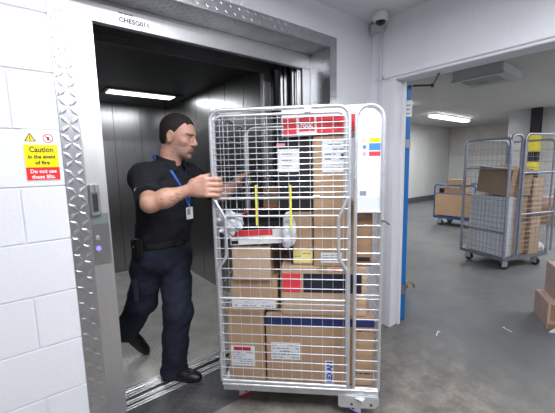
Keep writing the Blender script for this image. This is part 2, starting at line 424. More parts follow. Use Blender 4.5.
cbox('car_door_leaf', 'steel', 1.80, 2.5, 2.135, 2.162, .012, 2.30, bevel=.002)
cbox('car_door_leaf', 'steel', 1.772, 2.45, 2.172, 2.20, .012, 2.30, bevel=.002)
sl = cbox('car_sill', 'alu', CX0-.05, CX1+.06, 2.115, 2.215, -.03, .001)
for y in (2.118, 2.140, 2.172, 2.194): cbox('sill_rib', 'alu', CX0-.05, CX1+.06, y, y+.014, .001, .007, sl, .001)
cbox('sill_gap', 'black', CX0-.05, CX1+.06, 2.0852, 2.1148, -.04, -.02)
fl = plate('car_floor', X_, Y_, Z_, (CX0-lo.x, 2.215-lo.y, 0), CX1-CX0, CY1-2.215, .03, 'tread_floor', lc, pitch=.034, ln=.030, wd=.009, ht=.0025)
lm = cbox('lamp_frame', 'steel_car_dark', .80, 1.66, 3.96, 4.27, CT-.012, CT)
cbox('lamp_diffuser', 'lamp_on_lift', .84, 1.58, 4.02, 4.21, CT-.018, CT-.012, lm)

# dark tread plate laid on the floor before the sill
fp = plate('floor_plate', X_, Y_, Z_, (FX0+.006, 1.645, .004), FX1-FX0-.012, 1.990-1.645, .004, 'tread_dark', None, pitch=.03, ln=.030, wd=.009, ht=.002)
tag(fp, 'dark tread plate on the floor in front of the lift sill', 'floor plate')

# ------------------------------------------------------------------ warning sign on the block wall
sg = box('warning_sign', 'print_white', .012, .137, W-.003, W, 1.432, 1.654); tag(sg, 'yellow and red fire caution sign on the white block wall', 'sign')
yy = W-.0035
box('yellow_field', 'sign_yellow', .014, .135, W-.0034, W-.003, 1.490, 1.588, sg)
box('red_field', 'sign_red', .014, .135, W-.0034, W-.003, 1.434, 1.490, sg)
for body, s, z, c, wdt in (('Caution', .034, 1.556, 'print_black', .086), ('in the event', .022, 1.529, 'print_black', .098), ('of fire', .022, 1.503, 'print_black', .052), ('Do not use', .023, 1.465, 'print_white', .094), ('these lifts.', .023, 1.441, 'print_white', .086)):
    text('lettering', body, s, c, sg, (.0745-wdt/2, W-.0042, z), X_, Z_, bold=.0006, width=wdt)
def tri(cx, cz, r, y, s=1):
    return [(cx, y, cz+r), (cx-r*.87, y, cz-r*.55), (cx+r*.87, y, cz-r*.55)]
a = tri(.040, 1.615, .024, W-.0034); b_ = tri(.040, 1.614, .018, W-.0038)
MB().add(a, [(0, 1, 2)]).build('triangle_border', 'print_black', sg)
MB().add(b_, [(0, 1, 2)]).build('triangle_field', 'sign_yellow', sg)
box('exclamation', 'print_black', .0385, .0415, W-.0044, W-.004, 1.611, 1.624, sg); box('exclamation', 'print_black', .0385, .0415, W-.0044, W-.004, 1.604, 1.608, sg)
MB().tube([(.104+.018*math.cos(t*math.pi/12), W-.0036, 1.616+.018*math.sin(t*math.pi/12)) for t in range(24)], .0016, 5, True).build('prohibition_ring', 'sign_red', sg)
MB().tube([(.091, W-.0036, 1.629), (.117, W-.0036, 1.603)], .0014, 5).build('prohibition_bar', 'sign_red', sg)
box('symbol', 'print_black', .100, .108, W-.0037, W-.0033, 1.608, 1.623, sg)

# ------------------------------------------------------------------ security dome camera and conduit
cc = empty('dome_camera', (2.335, 1.60, CZ), 0, 'white security dome camera on the ceiling in the corner', 'camera')
MB().lathe([(0, 0), (.052, 0), (.060, -.012), (.062, -.040), (.056, -.062), (.044, -.066)], 28).build('housing', 'plastic_white', cc, smooth=True)
MB().lathe([(.044, -.064)]+[(.040*math.cos(t*math.pi/12), -.066-.034*math.sin(t*math.pi/12)) for t in range(7)], 24).build('dome', 'dark_dome', cc, smooth=True)
MB().tube([(.047*math.cos(t*math.pi/12), .047*math.sin(t*math.pi/12), -.066) for t in range(24)], .005, 6, True).build('dome_ring', 'plastic_white', cc, smooth=True)
cn = empty('cable_conduit', (XR-.014, 1.675, 0), 0, 'pale grey cable conduit running down the corner from the camera', 'conduit')
tube('pipe', 'conduit', [(0, 0, .02), (0, 0, 2.56)], .011, cn, 10)
MB().lathe([(.019, 2.545), (.021, 2.55), (.021, 2.59), (.012, 2.60), (0, 2.60)], 16).build('gland', 'conduit', cn, smooth=True)
box('junction_box', 'conduit', -.040, .013, -.030, .085, 2.555, 2.625, cn, .006)
for z in (2.18, 1.4, .6): box('saddle_clip', 'conduit', -.014, .013, -.022, .022, z-.012, z+.012, cn, .003)

# ------------------------------------------------------------------ blue door standing open
dr = empty('blue_door', (2.665, 1.534, 0), math.radians(31.0), 'blue door leaf swung open, seen edge-on in the doorway', 'door')
box('leaf', 'blue_door', .0, .80, -.022, .022, .012, HZ-.02, dr, .002)
pl = box('edge_plate', 'plastic_white', -.004, .0, -.030, .026, 1.865, 2.0, dr, .001)
for k in range(3): box('print', 'print_grey', -.0045, -.004, -.018, .014, 1.885+.035*k, 1.895+.035*k, pl)
box('hinge', 'galv_dark', -.012, .004, -.027, .027, .255, .345, dr, .003)
box('hinge', 'galv_dark', -.012, .004, -.027, .027, 1.60, 1.67, dr, .003)
fb = box('floor_bolt', 'brass', .06, .20, -.05, -.022, .29, .33, dr, .006)
tube('bolt_handle', 'brass', [(.13, -.04, .33), (.13, -.075, .335), (.13, -.10, .315), (.13, -.105, .285)], .010, fb)
ca = empty('door_closer', (2.665, 1.534, 0), 0, 'thin dark door closer arm under the door head', 'door closer')
tube('arm', 'metal_dark', [(.01, -.03, HZ-.03), (.13, -.14, HZ-.03)], .008, ca)
tube('arm', 'metal_dark', [(.13, -.14, HZ-.03), (-.10, -.30, HZ-.008)], .007, ca)
MB().lathe([(0, HZ-.045), (.013, HZ-.045), (.013, HZ-.018), (0, HZ-.018)], 12, (.13, -.14, 0)).build('pivot', 'metal_dark', ca)

# ------------------------------------------------------------------ lamp fittings
for i, (x, y, p) in enumerate(NEAR_LAMPS):
    t = empty('ceiling_lamp', (x, y, CZ), 0, ('white ceiling lamp straight in front of the lift', 'white ceiling lamp near the doorway side of the loading bay', 'white ceiling lamp at the back of the loading bay')[i], 'lamp', 'loading bay lamps')
    box('body', 'plastic_white', -.63, .63, -.09, .09, -.05, 0, t, .006); box('diffuser', 'lamp_on', -.62, .62, -.085, .085, -.08, -.05, t, .01)
for i, (x, y, p) in enumerate(FAR_LAMPS):
    t = empty('strip_lamp', (x, y, CF), 0, ('long lit strip lamp on the store room ceiling near the far corner', 'strip lamp on the store room ceiling above the trolley', 'strip lamp on the store room ceiling just inside the doorway', 'strip lamp on the store room ceiling by the far side wall', 'strip lamp on the store room ceiling between air unit and pillar')[i], 'lamp', 'store room lamps')
    box('body', 'lamp_body', -1.13, 1.13, -.10, .10, -.045, 0, t, .008)
    MB().box(-1.14, 1.14, -.115, .115, -.11, -.045).build('diffuser', 'lamp_on_far', t, .035, 3, smooth=True)
# air unit
ac = empty('air_conditioner', (5.16, 1.63, CF), 0, 'grey box air unit hanging from the store room ceiling', 'air unit')
box('casing', 'ac_body', .015, .76, .015, .655, -.130, 0, ac, .004)
box('end_panel', 'ac_side', .01, .77, .0, .014, -.130, 0, ac, .003)
fa = box('fascia', 'ac_body', 0, .80, -.01, .68, -.150, -.131, ac, .004)
box('intake_grille', 'ac_grille', .10, .50, .10, .57, -.1535, -.150, fa)
for k in range(9): box('grille_slat', 'ac_body', .11+.043*k, .125+.043*k, .10, .57, -.158, -.1535, fa)
box('louvre', 'ac_body', .58, .74, .08, .60, -.156, -.150, fa, .002)
box('display', 'ac_grille', .30, .42, .30, .42, -.162, -.158, fa, .002)

# ------------------------------------------------------------------ wire roll cages
WIRE = {}
def wire(parent, O, U, L, r=.0028, m='wire', vertical=False):
    key = (round(L, 3), r, m, vertical)
    if key not in WIRE:
        mbw = MB().tube([(0, 0, 0), (0, 0, L)] if vertical else [(0, 0, 0), (L, 0, 0)], r, 6)
        o = mbw.build('wire', m, parent, smooth=True); WIRE[key] = o.data
    else: o = link('wire', WIRE[key], None, parent)
    o.location = O
    if not vertical: o.rotation_euler = (0, 0, math.atan2(U[1], U[0]))
    return o
def frame_path(O, U, Wd, z0, z1, r):
    pts = [(0, z0), (0, z1-r)]+arc(r, z1-r, r, 180, 90)[1:]+arc(Wd-r, z1-r, r, 90, 0)+[(Wd, z0)]
    return [(O[0]+U[0]*x, O[1]+U[1]*x, z) for x, z in pts]
def panel(thing, name, O, U, Wd, z0, z1, r, tr, m, hz, vx, wm='wire', hr=.0028, vr=.0024, joined=False, bars=(), vz=None, off=0.0):
    """wire panel standing on O along U: frame tube, then wires as its pieces"""
    mb = MB().tube(frame_path(O, U, Wd, z0, z1, r), tr, 8)
    for z in bars: mb.tube([(O[0]+U[0]*0, O[1]+U[1]*0, z), (O[0]+U[0]*Wd, O[1]+U[1]*Wd, z)], tr*.8, 8)
    p = mb.build(name, m, thing, smooth=True)
    N = (U[1], -U[0])
    vz = vz or (z0, z1)
    if joined:
        mw = MB()
        for z in hz: mw.tube([(O[0], O[1], z), (O[0]+U[0]*Wd, O[1]+U[1]*Wd, z)], hr, 5)
        for x in vx: mw.tube([(O[0]+U[0]*x-N[0]*.005, O[1]+U[1]*x-N[1]*.005, vz[0]), (O[0]+U[0]*x-N[0]*.005, O[1]+U[1]*x-N[1]*.005, vz[1])], vr, 5)
        mw.build('wire_mesh', wm, p, smooth=True, kind='stuff')
    else:
        for z in hz: wire(p, (O[0], O[1], z), U, Wd, hr, wm)
        for x in vx: wire(p, (O[0]+U[0]*x-N[0]*.005, O[1]+U[1]*x-N[1]*.005, vz[0]), U, vz[1]-vz[0], vr, wm, True)
    return p
def frange(a, b, n): return [a+(b-a)*i/(n-1) for i in range(n)]
def castor(parent, x, y, zt, m, ang=0., r=.047):
    """swivel castor under (x, y): fork with its wheel"""
    c, s_ = math.cos(ang), math.sin(ang); M = Matrix.Translation((x, y, 0)) @ Matrix.Rotation(ang, 4, 'Z')
    f = MB().box(-.03, .03, -.03, .03, zt-.008, zt, M).box(-.012, .058, -.021, -.017, r*.7, zt-.006, M).box(-.012, .058, .017, .021, r*.7, zt-.006, M).box(-.02, .03, -.021, .021, zt-.018, zt-.006, M)
    f = f.build('castor', 'galv', parent, .001, 1)
    wm = MB().lathe([(.008, -.014), (r*.75, -.015), (r, -.010), (r, .010), (r*.75, .015), (.008, .014)], 22, (0, 0, 0), 'y').build('wheel', m, f, smooth=True)
    wm.location = M @ Vector((.035, 0, r)); wm.rotation_euler = (0, 0, ang)
    MB().tube([M @ Vector((.035, -.024, r)), M @ Vector((.035, .024, r))], .006, 8).build('axle', 'metal_dark', f)
    return f
AX, AY, TH = .843, 1.639, math.radians(-44.5)
CW, CDp, CH = .915, .85, 1.772
rc_ = empty('roll_cage', (AX, AY, 0), TH, 'galvanised wire roll cage loaded with parcels in front of the lift', 'roll cage')
base = MB().box(0, CW, -.012, .03, .125, .170).box(0, CW, CDp-.03, CDp+.01, .125, .170).box(-.005, .03, 0, CDp, .125, .170).box(CW-.03, CW+.005, 0, CDp, .125, .170)
base = base.build('base_frame', 'galv', rc_, .003, 1)
MB().box(.02, CW-.02, .02, CDp-.02, .150, .166).build('deck', 'galv_dark', base)
gp = MB().add([(.688, -.014, .135), (CW+.004, -.014, .135), (CW+.004, -.014, .085), (CW-.02, -.014, .062), (.70, -.014, .062), (.688, -.014, .075)], [(0, 1, 2, 3, 4, 5)])
gm = gp.build('gusset_plate', 'galv', base); sm = gm.modifiers.new('solid', 'SOLIDIFY'); sm.thickness = .006
for x, z in ((.80, .112), (.765, .085), (.875, .085)): MB().lathe([(0, -.024), (.007, -.024), (.007, -.013)], 8, (x, 0, z), 'y').build('bolt', 'metal_dark', base)
gp2 = MB().box(.69, .695, -.012, .08, .062, .13).build('gusset_plate', 'galv', base)
castor(rc_, .075, .085, .125, 'caster_red', math.radians(35))
castor(rc_, .815, -.005, .125, 'caster_blue', math.radians(150))
castor(rc_, .09, .77, .125, 'caster_blue', math.radians(20)); castor(rc_, .80, .77, .125, 'caster_red', math.radians(-20))
# side and back panels
panel(rc_, 'side_panel', (0, .02), (0, 1), CDp-.02, .165, CH, .06, .0125, 'galv', frange(.25, 1.64, 9), frange(.14, .70, 4), bars=(.62,), hr=.002, vr=.002, wm='galv')
panel(rc_, 'side_panel', (CW, .02), (0, 1), CDp-.02, .165, CH-.02, .06, .0125, 'galv', frange(.20, 1.21, 22), frange(.045, .78, 16), hr=.0022, vr=.0022, bars=(1.22,), vz=(.17, 1.22))
panel(rc_, 'back_panel', (.02, CDp+.012), (1, 0), CW-.04, .165, CH+.005, .06, .0125, 'galv', frange(.24, 1.62, 8), frange(.14, .74, 5), bars=(.62,), hr=.002, vr=.002, wm='galv')
# gate
GY, GW = -.032, .738
gt = MB().tube(frame_path((0, GY), (1, 0), GW, .205, CH, .055), .0115, 8)
gt.tube(frame_path((.016, GY), (1, 0), GW-.032, 1.30, CH-.030, .045), .008, 8)
gt.tube([(0, GY, .205), (GW, GY, .205)], .010, 8).tube([(.004, GY-.002, .183), (GW, GY-.002, .183)], .009, 8)
gt.tube([(0, GY-.004, 1.299), (GW, GY-.004, 1.299)], .0075, 8).tube([(.06, GY-.004, 1.200), (GW-.05, GY-.004, 1.200)], .006, 8).tube([(0, GY-.004, .722), (GW, GY-.004, .722)], .0075, 8)
gt = gt.build('gate', 'galv', rc_, smooth=True)
for s_ in (0, 1):
    q = [(.002, 1.299), (.014, 1.285), (.058, 1.205), (.066, 1.185), (.064, .985), (.058, .965), (.016, .905), (.010, .885), (.010, .40)]
    tube('kinked_tube', 'galv', [((x if s_ == 0 else GW-x*.82), GY-.016, z) for x, z in q], .009, gt)
hz_up = [1.722-.0303*i for i in range(14)]
hz_lo = [1.238, 1.138, 1.076, 1.016, .958, .900, .844, .789, .698, .665, .619, .568, .507, .450, .399, .343, .294, .240]
for z in hz_up: wire(gt, (.004, GY-.008, z), (1, 0), GW-.008, .0021)
for z in hz_lo: wire(gt, (.004, GY-.008, z), (1, 0), GW-.008, .0031)
for x in (.07, .131, .192, .249, .308, .366, .421, .478, .536, .598, .656, .712): 
    wire(gt, (x, GY-.002, 1.20), (1, 0), CH-.03-1.20, .0021, 'wire', True); wire(gt, (x, GY-.002, .205), (1, 0), 1.20-.205, .0013, 'galv', True)
box('latch_clip', 'galv', .505, .545, GY-.014, GY+.014, CH-.030, CH-.004, gt, .003)
box('bar_clip', 'plastic_white', .548, .588, GY-.016, GY+.004, 1.298, 1.312, gt, .003)
# narrow arched panel beside the gate
a0, a1 = .778, CW+.002
ap = MB().tube(frame_path((a0, 0), (1, 0), a1-a0, .165, 1.776, .0665), .010, 8).tube([(a0, 0, .172), (a1, 0, .172)], .010, 8).tube([(a0, 0, 1.214), (a1, 0, 1.214)], .006, 8)
ap = ap.build('arched_panel', 'galv', rc_, smooth=True)
for z in [1.140, 1.075, .985, .925, .865, .805, .745, .722, .66, .60, .54, .475, .415, .35, .29, .235]: wire(ap, (a0, -.004, z), (1, 0), a1-a0, .0031)
hd = [(x, z) for x, z in [(a0+.008, 1.292), (a1-.008, 1.292), (a1-.008, 1.70)]+arc((a0+a1)/2, 1.70, .0605, 0, 180, 10)]
hp_ = MB().add([(x, .004, z) for x, z in hd]+[(x, .007, z) for x, z in hd], [tuple(range(len(hd))), tuple(range(2*len(hd)-1, len(hd)-1, -1))]+[(i, (i+1) % len(hd), len(hd)+(i+1) % len(hd), len(hd)+i) for i in range(len(hd))])
hp_ = hp_.build('notice_board', 'paper', ap); hp_['label'] = 'white safety notice with yellow, blue and red boxes'
MB().box(a0+.008, a1-.008, .004, .007, 1.219, 1.2905).build('grey_plate', 'paper_grey', ap)
for z0, z1, c in ((1.585, 1.607, 'sign_yellow'), (1.543, 1.580, 'print_blue'), (1.513, 1.537, 'print_red')):
    box('print', c, .846, .904, .0032, .004, z0, z1, hp_)
MB().add(tri(.822, 1.595, .012, .0034), [(0, 1, 2)]).build('print', 'sign_yellow', hp_)
for z, c in ((1.561, 'print_blue'), (1.525, 'print_pink')): MB().lathe([(0, -.0006), (.011, -.0006), (.011, 0)], 14, (.822, .004, z), 'y').build('print', c, hp_)
box('print', 'print_pink', .80, .90, .0034, .004, 1.628, 1.632, hp_)
for k in range(9): box('print', 'paper_grey', .80, .80+.10*(.6+.4*random.random()), .0036, .004, 1.475-.017*k, 1.478-.017*k, hp_)
box('print', 'print_grey', .80, .835, .0034, .004, 1.303, 1.328, hp_)
tube('cable_tie', 'black', [(a1-.004, -.014, 1.17), (a1+.014, -.016, 1.165), (a1+.036, -.03, 1.15)], .004, ap, 6)
tube('knob', 'galv', [(a0-.004, -.015, 1.40), (a0-.004, -.03, 1.40)], .008, ap)
for i, (x, z1, z0) in enumerate(((.243, 1.372, 1.150), (.430, 1.370, 1.120))):
    yy_ = GY-.014
    st = MB().box(x-.0055, x+.0055, yy_-.0035, yy_-.002, z0, z1).build('yellow_strap', 'strap_yellow'); st.parent = None
    st.matrix_world = Matrix.Translation((AX, AY, 0)) @ Matrix.Rotation(TH, 4, 'Z')
    tag(st, ('left' if i == 0 else 'right')+' of the two short yellow straps hanging on the cage gate', 'strap', 'yellow straps on the gate')

# ------------------------------------------------------------------ parcels in the cage
CM = Matrix.Translation((AX, AY, 0)) @ Matrix.Rotation(TH, 4, 'Z')
def carton(name, m, x0, x1, y0, y1, z0, z1, label, cat='box', M=CM, tape=True, tm='tape', group='parcels in the roll cage', tilt=0., flaps=None, bev=.004):
    o = empty(name, (0, 0, 0), 0, label, cat, group)
    o.matrix_world = M @ Matrix.Translation(((x0+x1)/2, (y0+y1)/2, z0)) @ Matrix.Rotation(tilt, 4, 'Y')
    hx, hy, hz = (x1-x0)/2, (y1-y0)/2, z1-z0
    b = MB().box(-hx, hx, -hy, hy, 0, hz).build('carton_body', m, o, bev)
    # the closed flaps meet on a seam; tape runs over the top and down the front
    if tape:
        MB().box(-.022, .022, -hy, hy, hz, hz+.0006).box(-.022, .022, -hy-.0006, -hy, hz*.8, hz).build('packing_tape', tm, o)
        MB().box(-.0008, .0008, -hy+.004, hy-.004, hz+.0004, hz+.0009).build('flap_seam', 'cardboard_dark', o)
    o['dims'] = (hx, hy, hz)
    return o
def on_front(o, name, m, cx, x0, x1, z0, z1, zb, th=.0012, parent=None):
    """sheet on the front face; x in cage coordinates (cx = box centre), z above the floor (zb = box base)"""
    hy = o['dims'][1]
    return MB().box(x0-cx, x1-cx, -hy-th, -hy, z0-zb, z1-zb).build(name, m, parent or o)
def plines(parent, hy, x0, x1, z0, z1, rows, m='print_grey', off=.0016, fill=.7):
    mb = MB(); h = (z1-z0)/rows
    for r in range(rows):
        x = x0
        while x < x1-.004:
            l = random.uniform(.01, .04); e = min(x+l, x1)
            if random.random() < fill: mb.box(x, e, -hy-off, -hy-off+.0006, z0+h*(r+.3), z0+h*(r+.62))
            x = e+.006
    if mb.v: return mb.build('print', m, parent, kind='stuff')
ZD = .170
b1 = carton('parcel_box', 'cardboard', .03, .253, .03, .46, ZD, .622, 'brown carton with a white and red shipping label, bottom left of the cage')
c = .1415
l = on_front(b1, 'shipping_label', 'paper', c, .045, .192, .262, .392, ZD); on_front(b1, 'print', 'print_darkred', c, .062, .168, .362, .384, ZD, .0018, l)
plines(l, .215, .05-c, .185-c, .27-ZD, .355-ZD, 6)
b2 = carton('parcel_box', 'cardboard', .264, .895, .03, .46, ZD, .592, 'largest brown carton with a navy stripe round its top, bottom right of the cage', tape=False)
c = .5795
on_front(b2, 'navy_stripe', 'print_navy', c, .264, .895, .536, .583, ZD)
l = on_front(b2, 'shipping_label', 'paper', c, .292, .468, .315, .423, ZD)
plines(l, .215, .30-c, .46-c, .32-ZD, .415-ZD, 5); text('lettering', '21', .034, 'print_grey', l, (.368-c, -.2170, .352-ZD), X_, Z_)
l = on_front(b2, 'brand_tag', 'paper', c, .612, .664, .172, .318, ZD)
text('lettering', 'REXAN', .046, 'tag_blue', l, (.655-c, -.2168, .178-ZD), Z_, (-1, 0, 0), bold=.002, width=.132)
plines(b2, .215, .80-c, .88-c, .50-ZD, .52-ZD, 1, 'print_black', .001); plines(b2, .215, .79-c, .885-c, .235-ZD, .262-ZD, 1, 'print_black', .001)
b3 = carton('parcel_box', 'cardboard_pale', .362, .850, .04, .46, .594, .888, 'pale carton printed with a red and black band, above the largest carton')
c = .606; hy = .255
on_front(b3, 'red_square', 'print_red', c, .368, .478, .735, .849, .594)
on_front(b3, 'black_band', 'print_navyblack', c, .490, .822, .735, .849, .594)
on_front(b3, 'print', 'print_black', c, .565, .625, .868, .880, .594); on_front(b3, 'print', 'print_red', c, .655, .700, .866, .882, .594)
b4 = carton('parcel_box', 'cardboard', .05, .335, .06, .44, .624, .802, 'low brown carton half hidden by a paper slip, upon the bottom left carton')
l = on_front(b4, 'paper_slip', 'paper', .1925, .055, .322, .626, .672, .624, .003); plines(l, .19, .07-.1925, .31-.1925, .004, .044, 2, off=.0034)
b5 = carton('parcel_box', 'cardboard_pale', .072, .300, .035, .40, .804, 1.004, 'plain pale carton under the white and red tray', tilt=.0, tape=False)
b6 = carton('parcel_box', 'cardboard', .432, .546, .07, .40, .890, 1.205, 'upright brown carton with a yellow note at its foot, in the cage centre', tape=False)
l = on_front(b6, 'yellow_note', 'note_yellow', .489, .433, .545, .905, .98, .890)
plines(l, .165, .442-.489, .535-.489, .03, .08, 3)
b7 = carton('parcel_box', 'cardboard', .552, .752, .05, .42, .890, 1.632, 'tallest brown carton with a printed white sheet, right of the black carton', tape=False)
c = .652
l = on_front(b7, 'printed_sheet', 'paper', c, .600, .740, 1.43, 1.606, .890); plines(l, .185, .615-c, .72-c, 1.44-.89, 1.595-.89, 6, 'print_grey', fill=.85)
MB().lathe([(0, -.1875), (.011, -.1875), (.011, -.185)], 12, (.715-c, 0, 1.52-.89), 'y').build('print', 'print_black', l)
l = on_front(b7, 'paper_slip', 'paper', c, .592, .712, .912, .972, .890); plines(l, .185, .60-c, .70-c, .92-.89, .965-.89, 3)
b8 = carton('parcel_box', 'cardboard_dark', .757, .880, .06, .44, .890, 1.245, 'short dark brown carton behind the narrow arched panel')
MB().box(-.02, .05, -.1912, -.190, .03, .055).build('hand_hole', 'black', b8)
b9 = carton('parcel_box', 'black', .345, .548, .08, .38, 1.207, 1.620, 'black carton with a white delivery note, left of the tallest carton', tape=False)
l = on_front(b9, 'delivery_note', 'paper', .4465, .350, .474, 1.436, 1.565, 1.207)
mbp = MB()
for z in (1.47, 1.50, 1.535): mbp.box(.375-.4465, .43-.4465, -.152, -.1512, z-1.207, z+.003-1.207)
mbp.build('print', 'print_black', l, kind='stuff')
on_front(b9, 'pink_sticker', 'print_pink', .4465, .346, .395, 1.575, 1.597, 1.207)
b10 = carton('parcel_box', 'white_card', .392, .845, .03, .46, 1.637, 1.781, 'white carton with a red band and white lettering on top of the load', tilt=-.035, tape=False)
c = .6185; hy = .215
on_front(b10, 'red_band', 'print_red', c, .393, .464, 1.634, 1.724, 1.628); on_front(b10, 'red_band', 'print_red', c, .478, .562, 1.650, 1.724, 1.628); on_front(b10, 'red_band', 'print_red', c, .574, .840, 1.634, 1.724, 1.628)
text('lettering', 'rooc', .052, 'print_white', b10, (.486-c, -hy-.0022, .040), X_, Z_, bold=.0015, width=.066)
b11 = carton('parcel_box', 'cardboard', .07, .43, .47, .80, ZD, 1.125, 'tall plain brown carton standing at the back of the cage')
b12 = carton('parcel_box', 'cardboard', .20, .362, .48, .70, 1.1265, 1.318, 'small brown carton on the tall carton at the back of the cage')
b13 = carton('parcel_box', 'cardboard_dark', .47, .86, .63, .82, ZD, 1.10, 'dark brown carton upright behind the largest carton')
# open white tray with red edge, black tray with a red rim in it
tr = empty('display_tray', (0, 0, 0), 0, 'open white tray with a red stripe along its front edge', 'tray', 'parcels in the roll cage')
tr.matrix_world = CM @ Matrix.Translation((.245, .205, 1.024)) @ Matrix.Rotation(-.055, 4, 'Y')
hx, hy, t_ = .180, .165, .004
box('tray_base', 'white_card', -hx, hx, -hy, hy, 0, t_, tr)
for q in ((-hx, hx, -hy, -hy+t_, .085), (-hx, hx, hy-t_, hy, .14), (-hx, -hx+t_, -hy, hy, .12), (hx-t_, hx, -hy, hy, .085)): box('tray_side', 'white_card', q[0], q[1], q[2], q[3], t_, q[4], tr)
box('red_stripe', 'print_red', -hx, .075, -hy-.0012, -hy, .050, .084, tr); box('flap', 'white_card', -hx-.07, -hx, -hy+.02, hy-.02, .116, .120, tr)
box('hand_hole', 'black', -hx+.008, -hx+.05, -hy-.001, -hy, .006, .026, tr)
bt = empty('black_tray', (0, 0, 0), 0, 'black plastic tray with a red rim inside the white tray', 'tray', 'parcels in the roll cage')
bt.matrix_world = CM @ Matrix.Translation((.268, .225, 1.034)) @ Matrix.Rotation(-.055, 4, 'Y')
hx, hy = .138, .13
box('tray_base', 'black', -hx, hx, -hy, hy, 0, .004, bt)
for q in ((-hx, hx, -hy, -hy+.004, .11), (-hx, hx, hy-.004, hy, .155), (-hx, -hx+.004, -hy, hy, .15), (hx-.004, hx, -hy, hy, .13)): box('tray_side', 'black', q[0], q[1], q[2], q[3], .004, q[4], bt)
tube('rim', 'print_red', [(-hx, -hy, .15), (-hx, hy, .158), (hx, hy, .158)], .006, bt, 6); tube('rim', 'print_red', [(-hx, -hy-.002, .02), (-hx, -hy-.002, .15)], .006, bt, 6)

